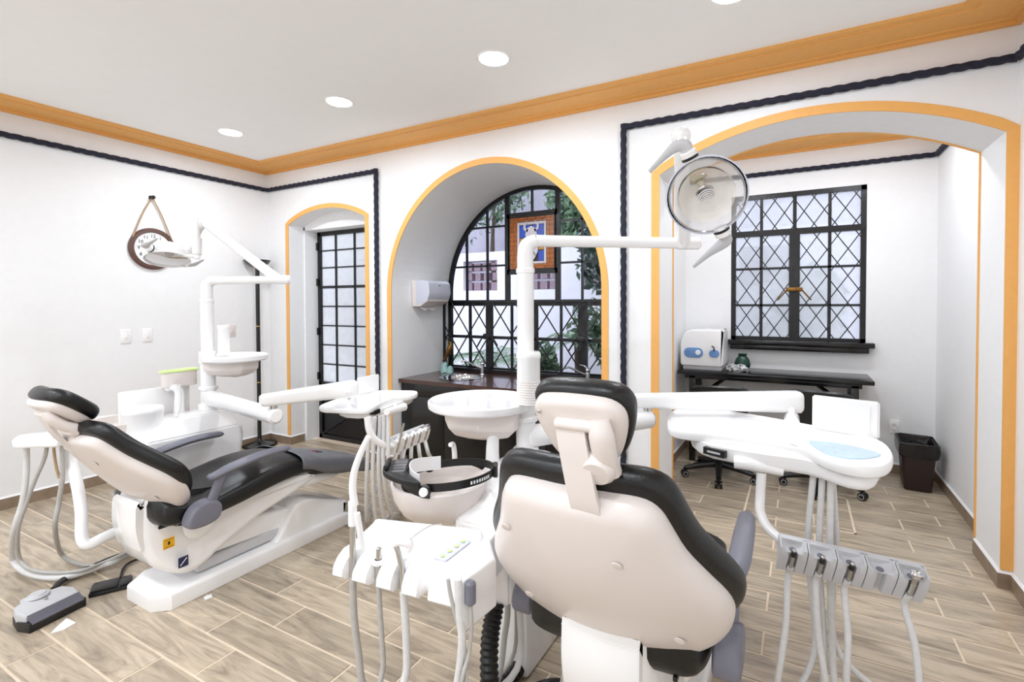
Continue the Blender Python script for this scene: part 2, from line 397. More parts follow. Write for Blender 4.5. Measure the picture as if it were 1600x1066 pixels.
# --- twisted navy rope
def rope(bm, a, b, r=.021, pitch=.075, up=(0, 0, 1)):
    a, b = Vector(a), Vector(b); L = (b-a).length; t = (b-a)/L; n = max(4, int(L/.011)); u = Vector(up); u = (u-t*u.dot(t)).normalized(); v = t.cross(u)
    rings = []
    for i in range(n+1):
        s = i/n*L; ph = 2*PI*s/pitch/3*1.0
        rings.append([a+t*s+(u*cos(th)+v*sin(th))*(r*(.72+.36*abs(cos(1.5*(th-ph))))) for th in (2*PI*k/14 for k in range(14))])
    return loft(bm, rings)
e = .02
bm = B(); z = 2.75
rope(bm, (XL+e, YF, z), (XL+e, YB-e, z)); rope(bm, (XL+e, YB-e, z), (-3.495, YB-e, z)); rope(bm, (-3.495, YB-e, z+.02), (-3.495, YB-e, .1), up=(1, 0, 0)); struct('trim_3', bm, 'rope', ang=60)
bm = B(); rope(bm, (-1.10, YB-e, .1), (-1.10, YB-e, z+.02), up=(1, 0, 0)); rope(bm, (-1.10, YB-e, z), (XM-e, YB-e, z)); rope(bm, (XM-e, YB-e, z), (XM-e, YF, z)); struct('trim_4', bm, 'rope', ang=60)
bm = B(); rope(bm, (XAL+e, YA, z), (XAL+e, YC-e, z)); rope(bm, (XAL+e, YC-e, z), (XR-e, YC-e, z)); rope(bm, (XR-e, YC-e, z), (XR-e, YA, z)); struct('trim_5', bm, 'rope', ang=60)
# --- orange painted bands round the openings
def band(bm, arch, Y, wid, z0, th=.008, inward=0.0):
    P = [(arch[0][0], z0)]+arch+[(arch[-1][0], z0)]; n = len(P); rings = []
    for i in range(n):
        a = Vector(P[max(i-1, 0)]); c = Vector(P[min(i+1, n-1)]); t = (c-a).normalized()
        if i in (0, 1): nn = Vector((-1, 0)) if i == 0 else Vector((-1, .35))
        elif i in (n-1, n-2): nn = Vector((1, 0)) if i == n-1 else Vector((1, .35))
        else: nn = Vector((-t.y, t.x))
        p = Vector(P[i]); o_ = p+nn*wid; q = p-nn*inward
        rings.append([Vector((q.x, Y, q.y)), Vector((o_.x, Y, o_.y)), Vector((o_.x, Y-th, o_.y)), Vector((q.x, Y-th, q.y))])
    return loft(bm, rings)
bm = B(); band(bm, A1, YB, .045, .1); struct('trim_6', bm, 'orange')
bm = B(); band(bm, A2, YB, .05, .1); struct('trim_7', bm, 'orange')
bm = B(); band(bm, A3, YB, .055, .1); struct('trim_8', bm, 'orange')
bm = B(); band(bm, A3, YA+.01, .05, .1, th=.01, inward=.009); struct('trim_9', bm, 'orange')
# --- skirting of wood-look tile with a white cap
def skirt(name, path, h=.082):
    bm = B(); sweep(bm, path, [(0, 0), (.012, 0), (.012, h), (0, h)]); o = struct(name, bm, 'base')
    bm = B(); sweep(bm, path, [(0, h), (.012, h), (.004, h+.012), (0, h+.012)]); obj('cap', bm, 'wall', o); return o
skirt('baseboard_left', [(XL, YF), (XL, YB), (-4.79, YB), (-4.79, YR1-.02)])
skirt('baseboard_back', [(-3.66, YR1-.02), (-3.66, YB), (-3.33, YB), (-3.33, 3.52)])
skirt('baseboard_pier', [(-1.27, 3.52), (-1.27, YB), (-.85, YB), (-.85, YA), (XAL, YA), (XAL, YC), (XR, YC), (XR, YA), (.94, YA), (.94, YB), (XM, YB), (XM, YF)])
# --- the ironwork: bars and panes
def bar(bm, p0, p1, w_, d, Y):
    """flat bar in a plane of constant Y; p0, p1 are (x, z)"""
    a = Vector((p0[0], p0[1])); b = Vector((p1[0], p1[1])); t = (b-a).normalized(); n = Vector((-t.y, t.x))*(w_/2)
    vs = [(a+n), (a-n), (b-n), (b+n)]
    lo = [bm.verts.new((v.x, Y-d/2, v.y)) for v in vs]; hi = [bm.verts.new((v.x, Y+d/2, v.y)) for v in vs]
    bm.faces.new(lo); bm.faces.new(hi[::-1])
    for i in range(4): j = (i+1) % 4; bm.faces.new((lo[i], hi[i], hi[j], lo[j]))
def lattice(x0, x1, z0, z1, a, b, Y, parent, ox=0, oz=0, w_=.009):
    """diamond lattice rods, each one an object"""
    m_ = b/a
    for s in (1, -1):
        c = -40
        for c in range(-40, 41):
            # z = z0+oz + s*m*(x-(x0+ox)) + c*b
            pts = []
            f = lambda x: z0+oz+s*m_*(x-(x0+ox))+c*b
            xa, xb = x0, x1
            za, zb = f(xa), f(xb)
            if max(za, zb) < z0 or min(za, zb) > z1: continue
            def clip(x, z):
                if z < z0: x = x+(z0-z)/(s*m_); z = z0
                if z > z1: x = x+(z1-z)/(s*m_); z = z1
                return x, z
            pa, pb = clip(xa, za), clip(xb, zb)
            if abs(pb[0]-pa[0]) < .02: continue
            bm = B(); bar(bm, pa, pb, w_, .008, Y+(.004 if s > 0 else -.004)); obj('lattice_rod', bm, 'iron', parent)
# door_1: glazed iron door
Yd = 3.80
bm = B(); fr = B()
for p0, p1, w_ in (((DX0+.02, 0), (DX0+.02, DZ), .05), ((DX1-.02, 0), (DX1-.02, DZ), .05), ((DX0, DZ-.022), (DX1, DZ-.022), .045), ((DX0, .02), (DX1, .02), .05), ((DX0, .62), (DX1, .62), .03)): bar(fr, p0, p1, w_, .04, Yd)
door = struct('door_1', fr, 'iron')
cols = [DX0+.045, -4.49, -4.2, -3.92, DX1-.045]
rows = [.62, .835, 1.05, 1.265, 1.48, 1.695, 1.91, 2.1, DZ-.045]
for x in cols[1:-1]:
    bm = B(); bar(bm, (x, .62), (x, DZ-.03), .016, .025, Yd); obj('bar', bm, 'iron', door)
for i, z_ in enumerate(rows[1:-1]):
    bm = B(); bar(bm, (DX0+.03, z_), (DX1-.03, z_), .028 if i in (4,) else .014, .025, Yd); obj('bar', bm, 'iron', door)
for a, b in zip(cols[:-1], cols[1:]):
    for c, d in zip(rows[:-1], rows[1:]):
        bm = B(); box(bm, a, b, Yd+.006, Yd+.01, c, d); obj('pane', bm, 'door_glass', door)
bm = B(); box(bm, DX0+.03, DX1-.03, Yd, Yd+.008, .03, .62); obj('kick_panel', bm, 'iron', door)
bm = B(); bar(bm, (DX0+.05, .05), (DX1-.05, .6), .02, .02, Yd-.012); obj('brace', bm, 'iron', door)
bm = B(); bar(bm, (DX0+.05, .6), (DX1-.05, .05), .02, .02, Yd-.014); obj('brace', bm, 'iron', door)
for z_ in (.7, 1.2, 1.75, 2.15):
    bm = B(); cyl(bm, (DX0+.005, Yd-.03, z_-.04), (DX0+.005, Yd-.03, z_+.04), .012, 10); obj('hinge', bm, 'iron', door)
bm = B(); box(bm, -3.93, -3.74, Yd-.035, Yd-.01, .98, 1.3, .006); lk = obj('lock_box', bm, 'iron', door)
bm = B(); cyl(bm, (-3.88, Yd-.035, 1.16), (-3.88, Yd-.06, 1.16), .012, 10); obj('keyhole', bm, 'brass', lk)
# window_1: arched steel window over a lattice grille
Yw = 4.30; wc, wr, wz = -2.30, 1.03, 1.61
fr = B(); N = 48
rings = []
for k in range(N+1):
    t = PI*k/N; dx, dz = -cos(t), sin(t)
    rings.append([Vector((wc+dx*(wr+o_)*1.0, Yw+y_, wz+dz*(wr+.015+o_))) for o_, y_ in ((0, -.02), (-.04, -.02), (-.04, .02), (0, .02))])
loft(fr, rings)
zt = AY(820, 471, Yw).z
for s in (-1, 1): bar(fr, (wc+s*(wr-.015), .82), (wc+s*(wr-.015), wz+.03), .05, .04, Yw)
bar(fr, (wc-wr, .825), (wc+wr, .825), .05, .04, Yw); bar(fr, (wc-wr, zt-.02), (wc+wr, zt-.02), .05, .04, Yw)
win = struct('window_1', fr, 'iron')
vx = [AY(730, 440, Yw).x, AY(762, 440, Yw).x, AY(793.5, 440, Yw).x, AY(832, 440, Yw).x, AY(872, 440, Yw).x, AY(910, 440, Yw).x]
vx.append(vx[5]+.2); 
def ztop(x): return wz+sqrt(max(0, 1-((x-wc)/wr)**2))*(wr+.01)-.02
hz = [AY(780, 354, Yw).z, AY(762, 416, Yw).z]
gx0, gx1, gz0, gz1 = vx[2]+.02, vx[4]-.02, AY(838, 420, Yw).z, AY(838, 338, Yw).z   # the stained glass light
for i, x in enumerate(vx):
    thick = i in (2, 4)
    if i == 3:
        for a, b in ((zt, gz0-.04), (gz1+.04, ztop(x))): bm = B(); bar(bm, (x, a), (x, b), .018, .025, Yw); obj('bar', bm, 'iron', win)
    else: bm = B(); bar(bm, (x, zt), (x, ztop(x)), .05 if thick else .018, .03 if thick else .025, Yw); obj('bar', bm, 'iron', win)
def xedge(z_): return sqrt(max(0, 1-((z_-wz)/(wr+.015))**2))*wr
for z_ in hz:
    for a, b in ((wc-xedge(z_)+.01, vx[2]), (vx[4], wc+xedge(z_)-.01)): bm = B(); bar(bm, (a, z_), (b, z_), .02, .025, Yw); obj('bar', bm, 'iron', win)
for z_ in (gz0-.025, gz1+.025): bm = B(); bar(bm, (vx[2], z_), (vx[4], z_), .05, .03, Yw); obj('bar', bm, 'iron', win)
for x in (gx0+.005, gx1-.005): bm = B(); bar(bm, (x, gz0-.02), (x, gz1+.02), .025, .03, Yw); obj('bar', bm, 'iron', win)
# panes of the arch
ex = [wc-wr]+vx+[wc+wr]; ez = [zt]+sorted(hz)+[wz+wr]
for i, (a, b) in enumerate(zip(ex[:-1], ex[1:])):
    cuts = [zt, gz0-.02, gz1+.02, 3] if i in (3, 4) else [zt]+sorted(hz)+[3]
    for c, d in zip(cuts[:-1], cuts[1:]):
        if i in (3, 4) and c > gz0-.1 and d < gz1+.1: continue
        P = [(a, c), (b, c)]; xs = [b+(a-b)*k/6 for k in range(7)]
        tops = [(x, min(d, ztop(x)+.02)) for x in xs]
        if max(t[1] for t in tops) <= c+.01: continue
        P += [(x, max(z_, c+.001)) for x, z_ in tops]
        bm = B(); lo = [bm.verts.new((x, Yw+.004, z_)) for x, z_ in P]; hi = [bm.verts.new((x, Yw+.008, z_)) for x, z_ in P]
        bm.faces.new(lo); bm.faces.new(hi[::-1]); n = len(P)
        for k in range(n): bm.faces.new((lo[k], lo[(k+1) % n], hi[(k+1) % n], hi[k]))
        obj('pane', bm, 'clear', win)
# lower casements
lx = [wc-wr+.01, AY(735, 520, Yw).x, AY(765, 520, Yw).x, AY(800, 520, Yw).x, AY(834, 520, Yw).x, AY(877, 520, Yw).x, AY(911, 520, Yw).x, AY(911, 520, Yw).x+.26, wc+wr]
zm = AY(790, 528, Yw).z
for i, x in enumerate(lx[1:-1]):
    bm = B(); bar(bm, (x, .84), (x, zt-.04), (.02, .075, .018, .09, .018, .09, .02)[i], .03, Yw); obj('bar', bm, 'iron', win)
bm = B(); bar(bm, (lx[0], zm), (lx[-1], zm), .03, .03, Yw); obj('bar', bm, 'iron', win)
for a, b in zip(lx[:-1], lx[1:]):
    for c, d in ((.84, zm), (zm, zt-.03)): bm = B(); box(bm, a, b, Yw+.004, Yw+.008, c, d); obj('pane', bm, 'clear', win)
for x in (lx[2], lx[6]):
    bm = B(); box(bm, x-.05, x+.05, Yw-.05, Yw-.02, zm-.02, zm+.04, .008); cyl(bm, (x-.05, Yw-.04, zm+.02), (x-.13, Yw-.04, zm-.1), .008, 8); cyl(bm, (x+.05, Yw-.04, zm+.02), (x+.12, Yw-.04, zm-.08), .008, 8); obj('latch', bm, 'iron', win)
Yg = 4.2
g = thing('window_grille', 'black diamond lattice grille in front of lower arched window', 'grille', (0, 0, 0))
fr = B(); gxa, gxb, gza, gzb = wc-wr+.012, wc+wr-.012, .83, AY(700, 471, Yg).z
for p0, p1 in (((gxa, gza), (gxa, gzb)), ((gxb, gza), (gxb, gzb)), ((gxa, gzb), (gxb, gzb)), ((gxa, gza), (gxb, gza))): bar(fr, p0, p1, .022, .02, Yg)
obj('frame', fr, 'iron', g)
lattice(gxa, gxb, gza, gzb, .257, .37, Yg, g, ox=.06, w_=.011)
# stained glass light
sg = thing('stained_glass', 'small amber bordered stained glass with horned crest and shield in arched window', 'stained glass', ((gx0+gx1)/2, Yw-.012, gz0))
gw, gh = (gx1-gx0-.02), gz1-gz0
def piece(poly, m, name='glass_piece', d=0):
    bm = B(); slab(bm, [(p[0]*gw/2, p[1]*gh) for p in poly], -.003, .003, place=lambda u, v, w_: Vector((u, w_-d, v)))
    obj(name, bm, m, sg)
bm = B(); box(bm, -gw/2, gw/2, .002, .008, 0, gh); obj('lead_back', bm, 'lead', sg)
def ring_(x0, x1, z0, z1, nh, m):
    for k in range(nh):
        a = x0+(x1-x0)*k/nh; b = x0+(x1-x0)*(k+1)/nh-.02; piece([(a, z0), (b, z0), (b, z1), (a, z1)], m)
for z0_ in (.01, .055, .91, .955): ring_(-.97, .99, z0_, z0_+.038, 5 if z0_ in (.01, .955) else 4, 'sglass_o')
for k in range(9):
    z0_ = .10+k*.09
    for a, b in ((-.97, -.8), (-.79, -.66), (.66, .79), (.8, .97)): piece([(a, z0_), (b, z0_), (b, z0_+.083), (a, z0_+.083)], 'sglass_o')
for a, b, c, d in ((-.64, -.55, .1, .9), (.55, .64, .1, .9), (-.54, .54, .85, .9), (-.54, .54, .1, .14)): piece([(a, c), (b, c), (b, d), (a, d)], 'sglass_w')
for s in (-1, 1):
    piece([(s*.05, .6), (s*.53, .6), (s*.53, .84), (s*.05, .84)], 'sglass_b'); piece([(s*.3, .15), (s*.53, .15), (s*.53, .34), (s*.3, .34)], 'sglass_b')
    piece([(s*.25, .36), (s*.53, .36), (s*.53, .585), (s*.2, .585)], 'sglass_y')
    piece([(s*.18, .7), (s*.34, .76), (s*.34, .86), (s*.16, .92), (s*.2, .87), (s*.26, .82), (s*.24, .78), (s*.12, .75)], 'sglass_w', d=.008)
piece([(-.2, .55), (.2, .55), (.26, .66), (.2, .77), (0, .82), (-.2, .77), (-.26, .66)], 'sglass_w', d=.008)
piece([(-.1, .6), (.1, .6), (.06, .64), (-.06, .64)], 'lead', d=.014)
piece([(-.33, .5), (0, .53), (.0, .14), (-.16, .2), (-.29, .32)], 'sglass_w', d=.01); piece([(.02, .53), (.33, .5), (.29, .32), (.16, .2), (.02, .14)], 'sglass_w', d=.01)
bm = B(); bar(bm, (-.02, .47*gh), (.05, .25*gh), .006, .004, -.018); obj('lead_line', bm, 'lead', sg)
# window_2: square lattice window of the alcove
Yv = YC+.03; fr = B()
for p0, p1, w_ in (((WX0+.02, WZ0), (WX0+.02, WZ1), .045), ((WX1-.02, WZ0), (WX1-.02, WZ1), .045), ((WX0, WZ1-.02), (WX1, WZ1-.02), .045), ((WX0, WZ0+.015), (WX1, WZ0+.015), .04)): bar(fr, p0, p1, w_, .04, Yv)
win2 = struct('window_2', fr, 'iron')
zr = AY(1245, 361, YC).z; xm = AY(1241, 460, YC).x; hr = [AY(1245, 418, YC).z, AY(1245, 477, YC).z]
bm = B(); bar(bm, (WX0, zr), (WX1, zr), .055, .045, Yv-.004); obj('bar', bm, 'iron', win2)
bm = B(); bar(bm, (xm, WZ0), (xm, zr), .09, .05, Yv-.006); obj('bar', bm, 'iron', win2)
bm = B(); bar(bm, (xm, zr), (xm, WZ1), .03, .03, Yv); obj('bar', bm, 'iron', win2)
cx2 = [AY(1189, 460, YC).x, AY(1296, 460, YC).x]
for x in cx2: bm = B(); bar(bm, (x, WZ0), (x, WZ1), .026, .03, Yv); obj('bar', bm, 'iron', win2)
for z_ in hr:
    bm = B(); bar(bm, (WX0, z_), (WX1, z_), .02, .03, Yv); obj('bar', bm, 'iron', win2)
xs = [WX0, cx2[0], xm, cx2[1], WX1]; zs = [WZ0]+sorted(hr)+[zr, WZ1]
for a, b in zip(xs[:-1], xs[1:]):
    for c, d in zip(zs[:-1], zs[1:]): bm = B(); box(bm, a, b, Yv+.008, Yv+.012, c, d); obj('pane', bm, 'obscure', win2)
lattice(WX0+.03, xm-.04, WZ0+.03, zr-.02, .165, .245, Yv-.018, win2, ox=.03, oz=.09)
lattice(xm+.04, WX1-.03, WZ0+.03, zr-.02, .165, .245, Yv-.018, win2, ox=.06, oz=.09)
lattice(WX0+.03, WX1-.03, zr+.02, WZ1-.03, .165, .245, Yv-.018, win2, ox=.03, oz=.04)
bm = B(); box(bm, xm-.07, xm+.07, Yv-.07, Yv-.03, 1.61, 1.65, .008)
for s in (-1, 1): cyl(bm, (xm+s*.06, Yv-.06, 1.63), (xm+s*.14, Yv-.06, 1.53), .007, 8)
obj('latch', bm, 'bronze', win2)
bm = B(); box(bm, WX0-.035, WX1+.06, YC-.10, YC+.02, 1.10, 1.145, .006); box(bm, WX0, WX1+.02, YC-.07, YC+.02, 1.05, 1.10, .006); struct('sill', bm, 'lacquer', win2)
# --- ceiling lights
for i, (x, y) in enumerate(LIGHTS):
    L_ = area('downlight_beam', (x, y, CEIL-.022), .16, SPOT_W)
    if i == 0:
        proto = thing('ceiling_light', '', 'light', (x, y, CEIL))
        bm = B(); lathe(bm, [(.084, -.005), (.094, -.008), (.1, 0), (.08, 0)], (0, 0, 0), 28); obj('trim_ring', bm, 'white', proto)
        bm = B(); lathe(bm, [(.001, -.009), (.085, -.007), (.085, -.001), (.001, -.001)], (0, 0, 0), 28); obj('diffuser', bm, 'lamp', proto)
        o = proto
    else: o = copy_tree(proto); o.location = (x, y, CEIL)
    row = ('', 'in the row above the viewer', 'in the row at the back of the room')[i//4]; num = ('nearest the left wall', 'second from the left wall', 'third from the left wall', 'nearest the right wall')[i % 4]
    o['label'] = ('recessed ceiling light nearest the left wall', 'recessed ceiling light second from the left wall', 'large bright recessed ceiling light above the white pole unit', 'recessed ceiling light cut by the top picture edge')[i] if i < 4 else 'ceiling light %s, %s' % (row, num)
    o['group'] = 'recessed ceiling lights' if i < 4 else 'recessed ceiling lights outside the frame'

# ================================================================== DENTAL CHAIRS
def srect(hw, zt, zb, n=28, e=.5, crown=0):
    zc, hz_ = (zt+zb)/2, (zt-zb)/2; o = []
    for k in range(n):
        t = 2*PI*k/n; c, s = cos(t), sin(t)
        x = hw*math.copysign(abs(c)**e, c); z_ = zc+hz_*math.copysign(abs(s)**e, s)
        if s > 0: z_ += crown*(1-(x/hw)**2)
        o.append((x, z_))
    return o
def stations(bm, st, e=.5, crown=.0, n=28):
    """st: (y, half width, top, bottom); gaps are smoothed"""
    q = catmull([Vector((s[0], s[1], s[2])) for s in st], 5); q2 = catmull([Vector((s[0], s[3], 0)) for s in st], 5)
    return loft(bm, [[Vector((x, a.x, z_)) for x, z_ in srect(a.y, a.z, b.y, n, e, crown)] for a, b in zip(q, q2)])
def dental_chair(ox, oy, lift, head, hang, label, back=60, stickers=True, cover=True, hinge=(-.09, .49), hx=0, bw=1.0, drop=0, hsz=1.0, shell=.055, bl=1.0, lumbar=.035):
    t = thing('dental_chair', label, 'dental chair', (ox, oy, 0))
    # floor plate and front housing
    bm = B(); o = [(-.19, -.06), (-.11, -.16), (.12, -.16), (.19, -.10), (.19, .99), (-.19, .99)]
    o2 = []
    for i, p in enumerate(o):
        a, b = Vector(o[i-1]), Vector(o[(i+1) % 6]); p = Vector(p); o2 += [tuple(p+(a-p).normalized()*.025), tuple(p), tuple(p+(b-p).normalized()*.025)]
    slab(bm, [(u, v) for u, v in o2], 0, .085, .004, .02); obj('base_plate', bm, 'white', t)
    bm = B(); P = catmull([(.40, .0, 0), (.44, .06, 0), (.5, .12, 0), (.57, .22, 0), (.63, .27, 0), (.72, .262, 0), (.96, .17, 0), (.985, .15, 0), (.985, .0, 0)], 3)
    slab(bm, [(p.x, p.y) for p in P], -.165, .165, .02, .02, place=lambda u, v, w_: Vector((w_, u, max(v, .03)))); obj('base_housing', bm, 'white', t)
    Z = lift
    # lift arm between the base and the body
    bm = B(); P = [(.0, .17+Z), (.12, .16+Z), (.6, .13), (.66, .17), (.6, .24), (.2, .30+Z), (.02, .27+Z)]
    slab(bm, P, -.12, .12, .02, .02, place=lambda u, v, w_: Vector((w_, u, v))); obj('lift_arm', bm, 'white', t)
    bm = B(); box(bm, -.13, .13, .05, .55, .09, .15, .02); box(bm, -.1, .1, .3, .52, .15, .27, .02); obj('lift_bellows', bm, 'lightgrey', t)
    # body shell under the seat
    P = catmull([(-.165, .60, 0), (-.19, .5, 0), (-.19, .34, 0), (-.14, .215, 0), (-.03, .15, 0), (.06, .165, 0), (.16, .22, 0), (.36, .30, 0), (.58, .355, 0), (.72, .40, 0), (.74, .45, 0), (.6, .47, 0), (.3, .46, 0), (.0, .44, 0), (-.08, .45, 0), (-.125, .50, 0), (-.135, .60, 0)], 3, closed=True)
    bm = B(); slab(bm, [(p.x, p.y+Z) for p in P], -.205, .205, .035, .035, place=lambda u, v, w_: Vector((w_*(.58+.42*min(1, max(0, (u+.18)/.12))), u, v))); body = obj('body_shell', bm, 'white', t)
    for s in (-1, 1): bm = B(); lathe(bm, [(.001, .02), (.05, .018), (.075, .004), (.08, 0)], (s*.2, .03, .39+Z), 24, (s, 0, 0)); obj('hinge_boss', bm, 'white', t)
    bm = B(); box(bm, .19, .203, -.155, -.05, .425+Z, .44+Z, .003); obj('slot', bm, 'black', t)
    if stickers:
        s1 = B(); box(s1, .2035, .2055, -.14, -.09, .32, .37); s1 = obj('warning_sticker', s1, 'yellow', t); s1['label'] = 'square yellow warning sticker'
        bm = B(); box(bm, .2055, .206, -.134, -.096, .327, .329); box(bm, .2055, .206, -.134, -.096, .361, .363); box(bm, .2055, .206, -.12, -.11, .337, .353); obj('sticker_print', bm, 'lead', s1)
        s2 = B(); box(s2, .2035, .2055, -.075, -.03, .20, .25); s2 = obj('maker_sticker', s2, 'navy', t); s2['label'] = 'small navy blue sticker'
        bm = B(); bar(bm, (0, 0), (.03, .03), .004, .001, 0); bmesh.ops.transform(bm, verts=bm.verts, matrix=Matrix.Translation((.206, -.067, .21)) @ Matrix.Rotation(PI/2, 4, 'Z')); obj('sticker_stripe', bm, 'white', s2)
    # seat
    st = [(-.170, .17, .515, .475), (-.160, .22, .54, .45), (-.138, .255, .56, .43), (-.07, .27, .535, .42), (.05, .272, .515, .41), (.2, .27, .54, .42), (.36, .26, .57, .44), (.5, .25, .575, .455), (.62, .235, .555, .455), (.70, .225, .525, .44), (.715, .2, .50, .45)]
    bm = B(); stations(bm, [(a, b, c+Z-drop*max(0, a-.45), d+Z-drop*max(0, a-.45)) for a, b, c, d in st], .42, .028); obj('seat', bm, 'leather', t)
    st = [(.66, .2, .50, .44), (.70, .225, .52, .42), (.85, .215, .475, .39), (1.02, .195, .42, .34), (1.16, .17, .375, .30), (1.22, .15, .345, .285), (1.235, .11, .33, .30)]
    bm = B(); stations(bm, [(a, b, c+Z-drop*max(0, a-.45), d+Z-drop*max(0, a-.45)) for a, b, c, d in st], .42, .02); obj('leg_rest', bm, 'leather', t)
    bm = B(); stations(bm, [(a_, b_, c_-drop*max(0, a_-.45), d_-drop*max(0, a_-.45)) for a_, b_, c_, d_ in ((.60, .14, .44+Z, .36+Z), (.66, .19, .445+Z, .35+Z), (.8, .18, .42+Z, .34+Z), (.93, .15, .38+Z, .33+Z), (.96, .1, .37+Z, .34+Z))], .5); obj('leg_rest_shell', bm, 'white', t)
    if cover:
        bm = B(); rings = []
        for y, hw, zt_, zb_ in catmull4([(.60, .242, .580, .50), (.68, .240, .553, .47), (.82, .228, .51, .405), (1.0, .212, .455, .36), (1.12, .19, .412, .33), (1.20, .17, .378, .31), (1.215, .16, .362, .31)]):
            R = []
            for k in range(15):
                a = PI*k/14; c, s = cos(a), sin(a)
                x = hw*math.copysign(abs(c)**.4, c); z_ = zb_+(zt_-zb_)*abs(s)**.35+.02*(1-(x/hw)**2)+.002*sin(y*40+k)
                R.append(Vector((x, y, z_+Z)))
            rings.append(R)
        loft(bm, rings, closed=False); bm.faces.ensure_lookup_table(); c_ = obj('leg_cover', bm, 'cover', t); c_['label'] = 'grey protective foot cover'
        md = c_.modifiers.new('thickness', 'SOLIDIFY'); md.thickness = .004
        bm = B(); box(bm, -.035, .035, -.02, .02, 0, .0015); bmesh.ops.transform(bm, verts=bm.verts, matrix=Matrix.Translation((.07, .83, .525+Z)) @ Matrix.Rotation(radians(-16), 4, 'X')); lb = obj('cloth_label', bm, 'navy', c_)
        bm = B(); box(bm, -.035, .035, -.024, -.017, 0, .003); bmesh.ops.transform(bm, verts=bm.verts, matrix=Matrix.Translation((.07, .83, .5255+Z)) @ Matrix.Rotation(radians(-16), 4, 'X')); obj('cloth_label_edge', bm, 'red', c_)
    # armrests
    for s in (-1, 1):
        bm = B(); tube(bm, [(s*.325, .03, .645+Z), (s*.33, .12, .668+Z), (s*.33, .28, .688+Z), (s*.325, .42, .685+Z), (s*.32, .45, .682+Z)], [.026, .034, .033, .028, .012], 14, 5, flat=.62, up=(0, 0, 1)); sph(bm, (s*.325, .025, .645+Z), .026, 12, (1, 1, .7)); obj('armrest', bm, 'grey', t)
        bm = B(); tube(bm, [(s*.325, .075, .655+Z), (s*.325, .04, .57+Z), (s*.325, .0, .49+Z)], [.03, .024, .026], 12, 4, flat=.6, up=(1, 0, 0)); obj('armrest_strut', bm, 'grey', t)
        bm = B(); P = [(-.09, .43), (-.095, .475), (-.06, .525), (.0, .54), (.05, .515), (.06, .475), (.04, .435), (-.02, .42)]
        P = [(p.x, p.y+Z) for p in catmull([(a, b, 0) for a, b in P], 3, closed=True)]
        slab(bm, P, s*.28, s*.355, .012, .015, place=lambda u, v, w_: Vector((w_, u, v))); obj('armrest_pivot', bm, 'grey', t)
    # backrest
    a = radians(back); H0 = Vector((0, hinge[0], hinge[1]+Z)); D = Vector((0, -cos(a), sin(a))); Nn = Vector((0, sin(a), cos(a)))
    def pl(u, s, w_): s *= bl; return H0 + Vector((u, 0, 0)) + D*s + Nn*(w_ + .55*u*u - lumbar*sin(min(max(s/.62, 0), 1)*PI))
    half = [(0, -.035), (.12, -.03), (.21, .01), (.29, .08), (.345, .165), (.362, .235), (.35, .30), (.315, .375), (.275, .45), (.25, .52), (.232, .575), (.20, .612), (.14, .632), (0, .64)]
    half = [(u*bw, s) for u, s in half]
    def outline(h, n=3):
        pts = h + [(-u, s) for u, s in h[1:-1]][::-1]
        return [(p.x, p.y) for p in catmull([(u, s, 0) for u, s in pts], n, closed=True)]
    bm = B(); slab(bm, outline(half), .0, .066, .025, .03, place=pl, grid=5, bulge1=.004); obj('backrest', bm, 'leather', t)
    hs = [(0, -.075), (.10, -.07), (.20, -.03), (.28, .04), (.325, .12), (.338, .20), (.325, .27), (.288, .35), (.247, .43), (.222, .50), (.202, .55), (.17, .58), (.11, .592), (0, .595)]
    bm = B(); slab(bm, outline([(u*bw, s) for u, s in hs]), -shell, .02, shell*.75, .01, place=pl, grid=6, bulge0=.012); sh = obj('backrest_shell', bm, 'ivory', t); sh['label'] = 'white moulded back shell'
    for u, s in ((.11, .44), (-.2, .46), (.22, .14), (-.22, .14)):
        bm = B(); lathe(bm, [(.001, .003), (.012, .002), (.014, 0)], pl(u, s, -shell-.008), 12, -Nn); obj('screw_cap', bm, 'ivory', sh)
    # neck plate from the back down to the body
    bm = B(); pth = [pl(0, .09, -shell-.012), pl(0, .02, -shell-.012), Vector((0, -.195, .545+Z)), Vector((0, -.206, .47+Z)), Vector((0, -.203, .40+Z)), Vector((0, -.185, .32+Z))]
    q = catmull(pth, 6); rings = []
    for i, p in enumerate(q):
        T = (q[min(i+1, len(q)-1)]-q[max(i-1, 0)]).normalized(); n_ = Vector((1, 0, 0)).cross(T)
        if n_.y > 0: n_ = -n_
        hw = .115
        rings.append([p+Vector((x, 0, 0))+n_*d for x, d in ((-hw, -.03), (-hw, .006), (-hw+.008, .012), (hw-.008, .012), (hw, .006), (hw, -.03))])
    loft(bm, rings); obj('back_bracket', bm, 'white', t)
    # headrest
    b = radians(hang); Hc = Vector((0, head[0], head[1]+Z)); D2 = Vector((0, -cos(b), sin(b))); N2 = Vector((0, sin(b), cos(b)))
    def ph(u, s, w_): u *= hsz; s *= hsz; return Hc + Vector((u+hx, 0, 0)) + D2*s + N2*(w_ + .9*u*u)
    hh = [(0, -.12), (.06, -.115), (.095, -.085), (.118, -.03), (.132, .03), (.128, .075), (.10, .105), (.05, .117), (0, .12)]
    hh = [(u, s) for u, s in hh]; bm = B(); slab(bm, outline(hh), 0, .066, .02, .035, place=ph, grid=4, bulge1=.004); obj('headrest', bm, 'leather', t)
    h2 = [(u*.9, s*.9-.002) for u, s in hh]
    bm = B(); slab(bm, outline(h2), -.03, .015, .02, .008, place=ph, grid=4, bulge0=.006); hs_ = obj('headrest_shell', bm, 'ivory', t)
    bm = B(); lathe(bm, [(.001, .002), (.005, .002), (.006, 0)], ph(-.095, .06, -.032), 10, -N2); obj('screw', bm, 'steel', hs_)
